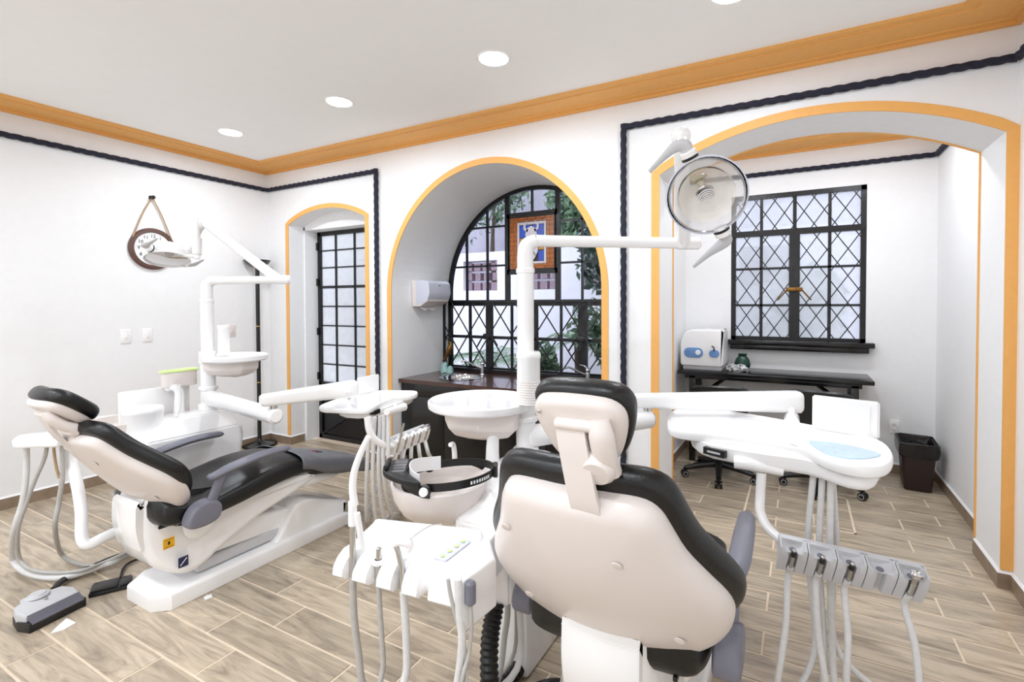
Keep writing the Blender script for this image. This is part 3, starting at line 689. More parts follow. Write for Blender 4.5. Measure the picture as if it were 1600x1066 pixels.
    # stem plate with bar, knob and screws
    top = ph(0, .045, -.04); low = pl(0, .56, -.03)+Vector((hx*1.6, 0, 0))
    bm = B(); rings = []
    pts = catmull([top+Vector((-.008, 0, 0)), top*.6+low*.4+Vector((-.004, -.012, 0)), low+Vector((0, -.01, 0)), pl(0, .50, .01)+Vector((hx*1.6, 0, 0))], 5)
    for i, p in enumerate(pts):
        T = (pts[min(i+1, len(pts)-1)]-pts[max(i-1, 0)]).normalized(); n_ = Vector((1, 0, 0)).cross(T).normalized()
        if n_.y > 0: n_ = -n_
        rings.append([p+Vector((x, 0, 0))+n_*d for x, d in ((-.036, -.006), (-.036, .006), (.036, .006), (.036, -.006))])
    loft(bm, rings); stem = obj('headrest_stem', bm, 'ivory', t)
    bm = B(); cyl(bm, top+Vector((-.045, 0, 0)), top+Vector((.06, 0, 0)), .014, 14, bev=.004); obj('headrest_bar', bm, 'ivory', t)
    for k in range(3):
        bm = B(); lathe(bm, [(.001, .003), (.007, .003), (.009, 0)], top-D2*.035+Vector((-.03+.022*k, 0, 0))-N2*.012, 12, -N2); obj('screw', bm, 'brass', stem)
    bm = B()
    pts = [ph(.068, .062, -.035), ph(.071, .03, -.052), ph(.072, -.02, -.06), ph(.066, -.08, -.055)]
    tube(bm, pts, [.022, .03, .03, .036], 14, 5, flat=.75, up=(0, -1, 0)); kb = obj('headrest_knob', bm, 'ivory', t)
    bm = B(); lathe(bm, [(.001, .03), (.032, .028), (.042, .016), (.044, 0), (.03, -.02)], ph(.052, -.062, -.06), 22, -N2); obj('knob_wheel', bm, 'ivory', kb)
    return t
def catmull4(st, n=5):
    a = catmull([(s[0], s[1], s[2]) for s in st], n); b = catmull([(s[0], s[3], 0) for s in st], n)
    return [(p.x, p.y, p.z, q.y) for p, q in zip(a, b)]
CA = (-2.89, 1.38); CB = (-.485, 1.50)
dental_chair(CA[0], CA[1], 0, (-.44, 1.035), 35, 'whole black dental chair lying in profile at left, yellow sticker on its white body', back=52, hinge=(-.075, .505), shell=.04, bl=.9, lumbar=.008)
dental_chair(CB[0], CB[1], .05, (-.40, 1.155), 60, 'black dental chair in the foreground seen from behind its big white back', stickers=False, cover=False, hx=.03, bw=1.03, drop=.45, hsz=.96)

# ================================================================== DENTAL UNITS (floor box, pole, table, spittoon)
def dental_unit(px, py, label, z_tab, r_tab, tab_dir, elbow_z, arm_z, group=None):
    t = thing('dental_unit', label, 'dental unit', (px, py, 0))
    # housing: cut-corner box, tapered, hood rising round the pole
    bm = B()
    def sec(x0, x1, y0, y1, c, z_): return [Vector((x, y, z_)) for x, y in ((x0+c, y0), (x1-c, y0), (x1, y0+c), (x1, y1-c), (x1-c, y1), (x0+c, y1), (x0, y1-c), (x0, y0+c))]
    loft(bm, [sec(.0, .19, -.50, .08, .03, .40), sec(-.02, .2, -.52, .11, .04, .44), sec(-.04, .21, -.55, .14, .05, .62), sec(-.06, .2, -.53, .14, .06, .70), sec(-.09, .13, -.28, .12, .06, .795), sec(-.07, .1, -.2, .10, .05, .80)])
    bmesh.ops.bevel(bm, geom=bm.edges[:], offset=.008, segments=2, affect='EDGES'); obj('housing', bm, 'white', t, 25)
    bm = B(); box(bm, .01, .17, -.3, .07, 0, .41, .02); obj('foot', bm, 'white', t)
    # pole and collars
    bm = B(); cyl(bm, (0, 0, .78), (0, 0, z_tab-.02), .045, 24); cyl(bm, (0, 0, .795), (0, 0, .84), .06, 24, bev=.008); cyl(bm, (0, 0, arm_z+.06), (0, 0, arm_z+.085), .058, 24, bev=.005); cyl(bm, (0, 0, z_tab-.05), (0, 0, z_tab+.035), .052, 24, bev=.006)
    obj('lower_pole', bm, 'white', t)
    bm = B(); cyl(bm, (0, 0, z_tab), (0, 0, elbow_z-.13), .039, 24); cyl(bm, (0, 0, elbow_z-.15), (0, 0, elbow_z-.125), .043, 24, bev=.004); obj('upper_pole', bm, 'white', t)
    # round table
    d = Vector((cos(tab_dir), sin(tab_dir), 0)); c = d*(r_tab*.86)
    bm = B(); lathe(bm, [(.001, -.03), (r_tab-.012, -.03), (r_tab-.002, -.022), (r_tab, -.01), (r_tab, .004), (r_tab-.006, .009), (r_tab-.014, .007), (r_tab-.022, .0), (.001, .0)], (c.x, c.y, z_tab), 48); obj('round_table', bm, 'white', t)
    bm = B(); m_ = Matrix.Translation((c.x, c.y, z_tab)) @ Matrix.Rotation(tab_dir, 4, 'Z'); q = r_tab/.25
    def hexa(s, z_): return [m_ @ Vector((x*s*q, y*s*q, z_)) for x, y in ((-.2, -.12), (-.05, -.16), (.12, -.13), (.19, 0), (.12, .13), (-.05, .16), (-.2, .12))]
    loft(bm, [hexa(1, -.03), hexa(.98, -.105*q), hexa(.78, -.145*q), hexa(.4, -.17*q)]); bmesh.ops.bevel(bm, geom=bm.edges[:], offset=.004, segments=2, affect='EDGES'); obj('table_box', bm, 'ivory', t, 25)
    bm = B(); box(bm, c.x-.02, c.x+.02, c.y-.02, c.y+.02, z_tab-.178*q, z_tab-.165*q, .003); obj('sensor', bm, 'lightgrey', t)
    # spittoon
    cc = Vector((-.15, -.44, .80)); R = .19
    bm = B(); prof = [(.035, -.17), (.09, -.155), (.15, -.11), (.18, -.055), (R, 0), (R-.008, .007), (R-.018, .0), (.165, -.045), (.12, -.085), (.05, -.105), (.001, -.11)]
    lathe(bm, prof, cc, 48, cap=(True, False)); bowl = obj('spittoon_bowl', bm, 'ivory', t)
    bm = B(); lathe(bm, [(.001, .006), (.025, .004), (.028, 0)], cc+Vector((0, 0, -.11)), 16); obj('drain_cap', bm, 'steel', bowl)
    bm = B(); box(bm, -.17, .03, -.49, -.38, .57, .68, .03); obj('spittoon_support', bm, 'white', t)
    # water spouts
    bm = B(); a_ = cc+Vector((-.10, .23, -.12)); tube(bm, [a_, a_+Vector((0, 0, .13)), a_+Vector((.0, -.01, .19)), a_+Vector((.01, -.045, .2))], [.013, .012, .011, .01], 12); obj('bowl_spout', bm, 'white', t)
    bm = B(); a_ = Vector((-.10, -.13, .68)); tube(bm, [a_, a_+Vector((0, 0, .15)), a_+Vector((0, 0, .25)), a_+Vector((-.02, -.03, .285)), a_+Vector((-.045, -.05, .27))], [.038, .03, .026, .026, .022], 16); obj('cup_filler', bm, 'white', t)
    return t
UA = (CA[0]-.61, 1.90); UB = (-1.11, 2.0)
dental_unit(UA[0], UA[1], 'white unit with pole and round shelf standing behind the left dental chair', 1.155, .2, radians(35), 1.665, .87)
dental_unit(UB[0], UB[1], 'white unit with pole, round table and bowl, left of the foreground chair', 1.045, .25, radians(195), 1.79, .9)
# back panel of the left unit and the glasses on it
tA = thing('splash_panel', 'white upright panel on the left unit, behind its bowl', 'panel', (UA[0]-.2, UA[1]-.22, .6))
bm = B(); box(bm, -.02, .02, -.2, .2, 0, .36, .012); obj('panel', bm, 'white', tA)
# ---- instrument arm, tray, holder
def two_arms(P0, P1, P2, r=.048):
    """P0 on the pole, P1 the elbow, P2 over the tray"""
    P0, P1, P2 = Vector(P0), Vector(P1), Vector(P2); d = (P1-P0).normalized(); out = []
    bm = B(); cyl(bm, P0, P1+d*.03, .052, 24, .045, bev=.014); out.append(('lower_arm', bm, 'white'))
    bm = B(); z1 = P2.z; cyl(bm, (P1.x, P1.y, P1.z+.02), (P1.x, P1.y, z1-.03), .02, 16); out.append(('elbow_pin', bm, 'steel'))
    a = Vector((P1.x, P1.y, z1)); e_ = (P2-a).normalized(); sd = Vector((-e_.y, e_.x, 0))
    up = sd.cross(e_); up = up if up.z > 0 else -up
    bm = B(); rings = []; L = (P2-a).length
    for s in (-.07, -.055, -.03, 0, .1, L-.05, L, L+.02, L+.03):
        k = 1-max(0, (-.055-s))*20 if s < -.05 else (1-(s-L-.02)*14 if s > L+.02 else 1); f = .8+.35*(s/L)
        R = [(x, z_) for x, z_ in rrect(-.042*f*k, .042*f*k, -.05*f*k, .04*f*k, .024*f*k, 4)]
        rings.append([a+e_*s+sd*x+up*z_ for x, z_ in R])
    loft(bm, rings); out.append(('upper_arm', bm, 'white')); return out
def zbox_tray(outline_pts, z, th, rim=.012):
    bm = B(); P = [(p.x, p.y) for p in catmull([(p[0], p[1], 0) for p in outline_pts], 4, closed=True)]
    L = [(ngon_off(P, .012), z-th), (ngon_off(P, .003), z-th+.006), (P, z-th+.016), (P, z-.006), (ngon_off(P, .004), z), (ngon_off(P, rim), z-.001), (ngon_off(P, rim+.008), z-.010)]
    c = Vector((sum(p[0] for p in P)/len(P), sum(p[1] for p in P)/len(P)))
    def sc(o, k, zz): return ([(c.x+(p[0]-c.x)*k, c.y+(p[1]-c.y)*k) for p in o], zz)
    last = L[-1][0]; first = L[0][0]
    L = [sc(first, k, z-th) for k in (.15, .5, .8)] + L + [sc(last, k, z-.010) for k in (.8, .5, .15)]
    loft(bm, [[Vector((p[0], p[1], zz)) for p in o] for o, zz in L]); return bm
def holder_block(w_, d, h):
    """one cradle: top hollowed into a bowl, front slot, curved hanging face (local: x across, -y to the dentist, z up)"""
    bm = B(); rings = []; R_ = w_*.43; cy = -d*.52
    xs_ = [.0015, .003] + [w_*(.07+.86*k/16) for k in range(17)] + [w_-.003, w_-.0015]
    low = [(-d, -.012), (-d*1.04, -.04), (-d*.96, -h), (-d*.7, -h), (-d*.45, -h*.55), (0, -h*.5)]
    for x in xs_:
        R = []; inslot = abs(x-w_/2) < w_*.13
        for j in range(11):
            y = -d*j/11; q = ((x-w_/2)**2+((y-cy)*.95)**2)/R_**2
            z_ = -.024*(1-q)**.6 if q < 1 else 0
            R.append(Vector((x, y, z_)))
        for j, (y, z_) in enumerate(low):
            if inslot and j < 3: y = -d*.66 if j else -d*.68; z_ = min(z_, -.026) if j == 0 else z_
            R.append(Vector((x, y, z_)))
        rings.append(R)
    loft(bm, rings); return bm
def ring_cup(bm, c, r, seg=20, tilt=(0, 0, 1)):
    lathe(bm, [(r*.9, -.045), (r*.55, -.03), (r*.75, -.006), (r, .006), (r*1.12, .005), (r*1.15, -.004)], c, seg, tilt)
"""tray of the foreground unit"""
zB = .96
t = thing('instrument_tray', 'long white instrument tray on a jointed arm right of the foreground chair, pale blue keypad', 'instrument tray', (0, 0, 0))
for n_, bm, m_ in two_arms((UB[0], UB[1], .885), AZ(1012, 655, .93), AD(1240, 626, 2.42)): obj(n_, bm, m_, t)
outl = [AZ(x, y, zB) for x, y in ((1043, 663), (1046, 647), (1062, 638), (1100, 638), (1160, 645), (1225, 656), (1290, 668), (1345, 678), (1380, 691), (1395, 708), (1392, 722), (1372, 730), (1330, 727), (1290, 716), (1258, 702), (1215, 693), (1150, 683), (1080, 675), (1052, 670))]
obj('tray', zbox_tray(outl, zB, .042, .005), 'white', t)
bm = B(); P = [AZ(x, y, zB-.05) for x, y in ((1088, 668), (1200, 662), (1345, 690), (1375, 712), (1368, 745), (1325, 745), (1260, 725), (1170, 712), (1092, 694))]
slab(bm, [(p.x, p.y) for p in catmull(P, 3, closed=True)], zB-.095, zB-.035, .02, .004); ub = obj('under_body', bm, 'white', t)
# label plate on the front of the under body
pa, pb = AZ(1100, 703, zB-.06), AZ(1133, 711, zB-.06)
def plate(p0, p1, h, th, out=.008):
    p0, p1 = Vector(p0), Vector(p1); e_ = (p1-p0).normalized(); n_ = Vector((e_.y, -e_.x, 0)); z_ = Vector((0, 0, h/2))
    bm = B(); q = [p0-z_, p1-z_, p1+z_, p0+z_]
    loft(bm, [[v-n_*th for v in q], [v+n_*out for v in q]]); return bm, e_, n_
bm, e_, n_ = plate(pa, pb, .028, .03, .006); obj('label_plate', bm, 'black', ub)
mid = (pa+pb)/2+n_*.0068
bm = B(); q = [mid+e_*x+Vector((0, 0, z_)) for x, z_ in ((-.028, -.004), (.028, -.004), (.028, .004), (-.028, .004))]; loft(bm, [q, [v+n_*.0006 for v in q]]); obj('label_print', bm, 'lightgrey', ub)
# handle
bm = B(); A_, B_ = AD(1147, 722, 1.95), AD(1224, 736, 1.88)
tube(bm, [A_, A_.lerp(B_, .3)+Vector((0, 0, .004)), A_.lerp(B_, .7), B_], [.024, .026, .02, .02], 14, 4); cyl(bm, AD(1160, 722, 1.95), AD(1163, 704, 2.02), .013, 12); hd = obj('handle', bm, 'white', t)
bm = B(); q = AD(1154, 723, 1.93); lathe(bm, [(.001, .004), (.006, .003), (.007, 0)], q, 12, (O-q).normalized()); obj('handle_screw', bm, 'black', hd)
# keypad
kp = [AZ(x, y, zB-.009) for x, y in ((1264, 690), (1300, 692), (1345, 701), (1376, 711), (1355, 717), (1325, 717), (1295, 711), (1277, 702))]
bm = B(); slab(bm, [(p.x, p.y) for p in catmull(kp, 3, closed=True)], zB-.0105, zB-.006, 0, .0015); kpo = obj('keypad', bm, 'paleblue', t)
for x, y in ((1290, 697), (1302, 700), (1316, 703), (1330, 706), (1344, 709), (1304, 707), (1320, 711)):
    bm = B(); lathe(bm, [(.001, .0012), (.006, .001), (.007, 0)], AZ(x, y, zB-.006), 10); obj('key', bm, 'dispenser', kpo)
# film viewer panel
v0, v1 = AZ(1269, 668, zB-.004), AZ(1374, 684, zB-.004)
bm, e_, n_ = plate(v0+Vector((0, 0, .068)), v1+Vector((0, 0, .068)), .15, .014, .006); bmesh.ops.bevel(bm, geom=bm.edges[:], offset=.006, segments=2, affect='EDGES'); vw = obj('film_viewer', bm, 'white', t)
bm, _, _ = plate(v0+e_*.03+n_*.0065+Vector((0, 0, .07)), v1-e_*.03+n_*.0065+Vector((0, 0, .07)), .105, 0, .0012); obj('viewer_screen', bm, 'wall', vw)
bm = B(); cyl(bm, AD(1237, 634, 2.42), AZ(1237, 662, zB-.01), .016, 14); cyl(bm, AD(1237, 652, 2.42), AZ(1237, 662, zB-.01), .034, 18, bev=.006); obj('tray_pivot', bm, 'white', t)
# curved tube to the holder
Hd = 1.78
bm = B(); tube(bm, [AD(1190, 738, 1.92), AD(1188, 775, 1.92), AD(1188, 800, 1.9), AD(1200, 825, 1.86), AD(1228, 850, 1.80)], .018, 14, 6); obj('holder_tube', bm, 'white', t)
# holder of five cradles
hA, hB = AD(1217, 836, 1.80), AD(1446, 886, 1.66); hB.z = hA.z+(hB.z-hA.z)
ex_ = (hB-hA); LH = ex_.length; ex_.normalize(); fy = Vector((ex_.y, -ex_.x, 0)).normalized(); fz = ex_.cross(-fy); fz = fz if fz.z > 0 else -fz
tl = radians(22); yy = (-fy*cos(tl)+fz*sin(tl)); zz = (fz*cos(tl)+fy*sin(tl))
HM = Matrix((ex_, yy, zz)).transposed().to_4x4(); HM.translation = hA
hold = B(); box(hold, 0, LH, -.01, .012, -.05, 0, .004, mtx=HM); ho = obj('holder_rail', hold, 'lightgrey', t)
cups = []
for k in range(5):
    bm = holder_block(LH/5, .058, .105); bmesh.ops.transform(bm, verts=bm.verts, matrix=HM @ Matrix.Translation((LH/5*k, 0, 0))); hk = obj('holder_cradle', bm, 'lightgrey', t)
    bm = B(); lathe(bm, [(.001, .003), (.011, .0025), (.0135, 0)], (0, 0, 0), 18); bmesh.ops.transform(bm, verts=bm.verts, matrix=HM @ Matrix.Translation((LH/5*(k+.5), -.033, -.024))); obj('cradle_hole', bm, 'grey', hk)
    cups.append(HM @ Vector((LH/5*(k+.5), -.058, -.015)))
# hoses: up from the floor loop to each cradle, five more from under the tray
def hose(name, pts, r, m, label, group=None, cat='hose', parent=None):
    bm = B(); tube(bm, pts, r, 10, 7); o = obj(name, bm, m, parent)
    return o if parent else tag(o, label, cat, group)
dn = ('first', 'second', 'third', None, 'fifth')
tp = [AZ(x, y, zB-.09) for x, y in ((1271, 738), (1285, 741), (1298, 744), (1300, 733), (1320, 745))]
px_end = [(1215, 1066), (1290, 1066), (1322, 1066), None, (1436, 1066)]
ki = 0
for k in range(5):
    if dn[k] is None: continue
    c = cups[k]; lab = {0: 'steel handpiece connector in the leftmost cradle of the grey holder', 1: 'steel handpiece connector in the second cradle from left of grey holder', 2: 'steel handpiece connector in the middle cradle of the grey holder', 4: 'chrome air and water syringe in the rightmost cradle of grey holder'}[k]
    hp = thing('syringe' if k == 4 else 'handpiece', lab, 'syringe' if k == 4 else 'handpiece', (0, 0, 0))
    up = zz
    if k == 4:
        bm = B(); cyl(bm, c+up*.02, c-up*.06, .0085, 14, bev=.002)
        for j in range(7): cyl(bm, c-up*(.01+.007*j), c-up*(.013+.007*j), .0098, 14)
        obj('grip', bm, 'steel', hp)
        bm = B(); lathe(bm, [(.008, -.01), (.017, -.006), (.019, .002), (.016, .008), (.007, .004), (.001, .004)], c+up*.03, 18, (up-fy*.4)); obj('head', bm, 'chrome', hp)
    else:
        bm = B(); cyl(bm, c+up*.012, c-up*.012, .009, 14, bev=.002); obj('collar', bm, 'black', hp)
        bm = B(); cyl(bm, c+up*.02, c-up*.07, .0068, 14, bev=.002); obj('connector', bm, 'steel', hp)
    e_ = AD(*px_end[k], c.dot(_f) if False else (c-O).dot(_f))
    top_ = tp[ki]; ki += 1
    dd = (c-O).dot(_f)
    low1 = AD(px_end[k][0], 1100, dd+.02); low2 = Vector(((low1.x+top_.x)/2, (low1.y+top_.y)/2+.02, .06+.015*k)); low3 = Vector((top_.x, top_.y, .22))
    pts = [c-up*.065, c-up*.12+Vector((0, .0, 0)), (c-up*.12).lerp(AD(*px_end[k], dd), .5)+Vector((.008*(-1)**k, 0, 0)), AD(*px_end[k], dd), low1+Vector((0, 0, -.02)), low2, low3+Vector((.01, .0, 0)), low3.lerp(top_, .55)+Vector((.008*(k-2), 0, 0)), top_]
    bm = B(); tube(bm, pts, .0115, 10, 7); obj('hose', bm, 'hose', hp)
# ---- tray of the left unit
zA = .87
t = thing('instrument_tray', 'small white instrument tray reaching over the legs of the left chair', 'instrument tray', (0, 0, 0))
for n_, bm, m_ in two_arms((UA[0], UA[1], .88), AZ(428, 650, .875), AD(548, 606, AZ(548, 612, .93).dot(_f) if False else (AZ(548, 612, .95)-O).dot(_f))): obj(n_, bm, m_, t)
outl = [AZ(x, y, zA) for x, y in ((499, 634), (510, 629), (530, 622), (560, 614), (595, 610), (630, 610), (650, 611), (652, 615), (640, 619), (622, 621), (605, 626), (592, 632), (576, 639), (555, 640), (520, 638), (503, 637))]
obj('tray', zbox_tray(outl, zA, .034, .008), 'white', t)
bm = B(); P = [AZ(x, y, zA-.04) for x, y in ((530, 642), (580, 645), (640, 625), (640, 618), (600, 615), (560, 625))]
slab(bm, [(p.x, p.y) for p in catmull(P, 3, closed=True)], zA-.075, zA-.03, .015, .004); ub = obj('under_body', bm, 'white', t)
bm, e_, n_ = plate(AZ(583, 645.5, zA-.04), AZ(592, 642, zA-.04), .026, .03, .01); obj('label_plate', bm, 'black', ub)
dA = (AZ(600, 640, zA)-O).dot(_f)
bm = B(); A_, B_ = AD(604, 644, dA-.06), AD(631, 636, dA+.12); tube(bm, [A_, A_.lerp(B_, .5), B_], [.02, .022, .026], 12, 4); cyl(bm, AD(618, 640, dA+.02), AD(618, 630, dA+.05), .012, 10); obj('handle', bm, 'white', t)
v0, v1 = AZ(559, 617, zA-.004), AZ(592, 610, zA-.004)
bm, e_, n_ = plate(v0+Vector((0, 0, .06)), v1+Vector((0, 0, .06)), .12, .012, .006); bmesh.ops.bevel(bm, geom=bm.edges[:], offset=.005, segments=2, affect='EDGES'); obj('film_viewer', bm, 'white', t)
bm = B(); cyl(bm, AD(545, 610, dA-.1), AZ(545, 621, zA-.008), .014, 12); obj('tray_pivot', bm, 'white', t)
bm = B(); tube(bm, [AD(574, 652, dA-.1), AD(577, 672, dA-.1), AD(586, 687, dA-.08), AD(600, 695, dA-.04), AD(614, 697, dA)], .02, 12, 5); obj('holder_tube', bm, 'white', t)
hA, hB = AD(609, 685, dA), AD(664, 664, dA+.30)
ex_ = (hB-hA); LH = ex_.length; ex_.normalize(); fy = Vector((ex_.y, -ex_.x, 0)).normalized(); fz = ex_.cross(-fy); fz = fz if fz.z > 0 else -fz
tl = radians(18); yy = (-fy*cos(tl)+fz*sin(tl)); zz = (fz*cos(tl)+fy*sin(tl))
HM = Matrix((ex_, yy, zz)).transposed().to_4x4(); HM.translation = hA
hold = B(); box(hold, 0, LH, -.01, .015, -.055, 0, .004, mtx=HM); obj('holder_rail', hold, 'lightgrey', t)
hcs = []
for k in range(5):
    bm = holder_block(LH/5, .05, .09); bmesh.ops.transform(bm, verts=bm.verts, matrix=HM @ Matrix.Translation((LH/5*k, 0, 0))); obj('holder_cradle', bm, 'white', t)
    hcs.append(HM @ Vector((LH/5*(k+.5), -.05, -.02)))
fl = [(585, 805), (612, 812), (630, 806), (645, 790), (655, 775)]
tops = [(578, 652), (586, 652), (594, 650), (600, 648), (607, 646)]
for k in range(5):
    c = hcs[k]; x, y = fl[k]
    hp = thing('syringe' if k == 4 else 'handpiece', ('thin handpiece in the leftmost cradle of the left chair tray', 'handpiece hose end in second cradle of the left chair tray', 'handpiece hose end in middle cradle of the left chair tray', 'handpiece hose end in fourth cradle of the left chair tray', 'syringe with bent tip in the rightmost cradle of left tray')[k], 'syringe' if k == 4 else 'handpiece')
    bm = B(); cyl(bm, c+zz*(.02 if k else .13), c-zz*.06, .006 if k else .007, 10); obj('connector', bm, 'steel', hp)
    if k == 4: bm = B(); tube(bm, [c+zz*.02, c+zz*.05, c+zz*.055-ex_*.1], [.014, .009, .003], 10, 4); obj('tip', bm, 'chrome', hp)
    lo = AZ(x, y, .03); tp_ = AD(*tops[k], dA-.03)
    pts = [c-zz*.06, c-zz*.12+Vector((.015*(k-1), 0, -.02)), Vector(((c.x+lo.x)/2+.03*(k-1), (c.y+lo.y)/2, .38)), lo+Vector((.04*(k-1), 0, .05)), lo+Vector((-.05, 0, .0)), Vector(((tp_.x*.6+lo.x*.4)-.05, (tp_.y*.6+lo.y*.4), .12)), tp_+Vector((-.03+.008*k, 0, -.35)), tp_]
    bm = B(); tube(bm, pts, .0125, 10, 6); obj('hose', bm, 'hose', hp)

# ================================================================== OPERATING LAMPS
def lamp_arm(t, E_, J, K, up_len, r=.026):
    E_, J, K = Vector(E_), Vector(J), Vector(K); d = (J-E_); d.z = 0; d.normalize()
    bm = B(); tube(bm, [E_-Vector((0, 0, .13)), E_-Vector((0, 0, .055)), E_-Vector((0, 0, .018))+d*.012, E_+d*.05, E_+d*.12, J], [.038, .037, .035, .031, .027, .026], 18, 5); obj('swivel_arm', bm, 'white', t)
    bm = B(); cyl(bm, J-d*.02, J+d*.10, .03, 18, bev=.01); cyl(bm, J+d*.035, J+d*.04, .031, 18); obj('arm_joint', bm, 'white', t)
    b_ = bpy.data.objects[t.children[-1].name] if t.children else t
    bm = B(); tube(bm, [J+d*.02+Vector((0, 0, .0)), K], [.032, .027], 16, 0); sph(bm, K, .036, 16); obj('spring_arm', bm, 'white', t)
def operating_lamp(label, E_, J, K, Cn, n, hd, r=.135, shell='acrylic', refl='reflector'):
    """n: the way the light faces; hd: direction of the line through both handles"""
    t = thing('operating_lamp', label, 'dental lamp')
    lamp_arm(t, E_, J, K, 0)
    Cn = Vector(Cn); n = Vector(n).normalized(); hd = Vector(hd); hd = (hd-n*hd.dot(n)).normalized(); sd = n.cross(hd)
    # yoke from the ball to the head
    K = Vector(K); top = Cn-hd*(r+.012)-n*.02
    bm = B(); tube(bm, [K, K.lerp(top, .5)-n*.02, top], [.024, .018, .02], 14, 4); obj('yoke', bm, 'white', t)
    # shell (clear), reflector, bulb
    q = lambda p: p
    bm = B(); lathe(bm, [(r, 0), (r*.99, -.02), (r*.92, -.05), (r*.78, -.078), (r*.55, -.098), (r*.28, -.108), (.001, -.11)], Cn, 40, n); obj('lamp_shell', bm, shell, t)
    bm = B(); lathe(bm, [(r+.002, -.002), (r+.002, .004), (r-.003, .005), (r-.003, .0)], Cn, 40, n); obj('rim', bm, shell if shell != 'acrylic' else 'dispenser', t)
    bm = B(); lathe(bm, [(r-.008, .004), (r*.5, .012), (.001, .014)], Cn, 40, n); obj('front_cover', bm, 'clear', t)
    rc = Cn-hd*.0
    bm = B(); lathe(bm, [(r*.72, -.015), (r*.66, -.045), (r*.52, -.07), (r*.3, -.085), (.02, -.09), (.001, -.09)], rc, 36, n); md = obj('reflector', bm, refl, t)
    bm = B(); bc = Cn-n*.075; cyl(bm, bc-hd*.045+n*.005, bc-hd*.005+n*.03, .014, 14, bev=.003); cyl(bm, bc-hd*.058, bc-hd*.045+n*.005, .028, 18, bev=.004)
    obj('bulb_socket', bm, 'socket', t)
    bm = B(); bc2 = bc-hd*.005+n*.03; lathe(bm, [(.001, .012), (.012, .012), (.03, .004), (.032, 0), (.02, -.01)], bc2, 24, hd*.6+n*.8); obj('bulb_shield', bm, 'steel', t)
    for k in range(4):
        bm = B(); R_ = .008+.006*k; c_ = bc2+(hd*.6+n*.8).normalized()*(.03-.004*k); lathe(bm, [(R_, 0), (R_+.003, .003), (R_+.003, -.001)], c_, 20, hd*.6+n*.8); obj('lens_ring', bm, 'clear' if k > 3 else 'white', t)
    for s_ in (-1, 1):
        b0 = Cn+hd*s_*(r-.004)-n*.02
        bm = B(); cyl(bm, b0, b0+hd*s_*.035, .028, 20, bev=.004); h = obj('handle_mount', bm, 'white', t)
        bm = B(); cyl(bm, b0+hd*s_*.004, b0+hd*s_*.017, .0295, 20, bev=.003); obj('band', bm, 'black', h)
        bm = B(); e_ = b0+hd*s_*.035; g_ = sd*(1 if s_ < 0 else 1)
        pts = [e_, e_+hd*s_*.02, e_+hd*s_*.03-g_*.03*1, e_+hd*s_*.03-g_*.075-n*.0+hd*.012, e_+hd*s_*.03-g_*.14+hd*.035]
        tube(bm, pts, [.02, .022, .019, .012, .007], 12, 5, flat=.55, up=n); obj('handle', bm, 'lightgrey', t)
    return t
M['socket'] = mat('beige ceramic', (205, 196, 168), .35, var=.2, scale=60)
M['reflector'] = glass('cream dichroic reflector', (.99, .97, .93), .55, rough=.1, refl=.06, haze=(.95, .90, .80), milky=True)
Eb = Vector((UB[0], UB[1], 1.79)); Jb = AD(1062, 380, 2.33)
Cb = AD(1104, 306, 1.72)
hdB = (AD(1130, 366, 1.68)-AD(1078, 246, 1.76))
operating_lamp('big clear round operating lamp with two grey handles, hung right of the arched window', Eb, Jb, AD(1064, 213, 1.85), Cb, (O-Cb).normalized()+Vector((.1, 0, -.25)), hdB)
Ea = Vector((UA[0], UA[1], 1.665)); Ja = AD(430, 437, 3.36); Ka = AD(318, 347, 3.45)
Ca_ = AD(262, 404, 3.45)
t = operating_lamp('white operating lamp on a folded arm in front of the wall clock', Ea, Ja, Ka, Ca_, (.3, -.2, -1), (.35, -.85, .0), r=.13, shell='white', refl='dispenser')
bm = B(); a_ = AD(308, 352, 3.45); cyl(bm, a_+Vector((0, 0, .03)), AD(308, 405, 3.45), .02, 16, bev=.004); cyl(bm, AD(308, 372, 3.45), AD(308, 398, 3.45), .03, 18, bev=.005)
tube(bm, [AD(308, 400, 3.45), AD(296, 400, 3.45), AD(280, 398, 3.45)], [.018, .014, .012], 12, 4); obj('drop_link', bm, 'white', t)
bm = B(); n_ = Vector((-.3, .2, 1)).normalized(); lathe(bm, [(.135, -.012), (.128, .018), (.09, .035), (.04, .045), (.001, .046)], Ca_, 32, n_); obj('head_cover', bm, 'white', t)
# ---- cup dispensers standing on the round tables
def cup_dispenser(loc, h, r, label, sleeve='dispenser', n=9):
    t = thing('cup_dispenser', label, 'cup dispenser', loc)
    bm = B(); lathe(bm, [(r*.9, 0), (r, .004), (r, h*.86), (r*1.06, h*.88), (r*1.06, h*.96), (r*.95, h), (.001, h+.002)], (0, 0, 0), 28, cap=(True, False)); obj('tube', bm, sleeve, t)
    for k in range(n): bm = B(); z_ = .012+k*.011; lathe(bm, [(r*1.0, z_), (r*1.035, z_+.003), (r*1.0, z_+.006)], (0, 0, 0), 24); obj('cup_rim', bm, 'ivory', t)
    return t
cup_dispenser((UB[0]+.052, UB[1]-.068, 1.054), .235, .052, 'tall white cup dispenser standing against the pole behind the headrest', 'white')
ca = AD(350, 553, (Vector((UA[0]+.15, UA[1]+.1, 1.16))-O).dot(_f)); cup_dispenser((ca.x, ca.y, 1.164), .2, .036, 'slim white cup dispenser on the left unit round shelf', 'white', 0)
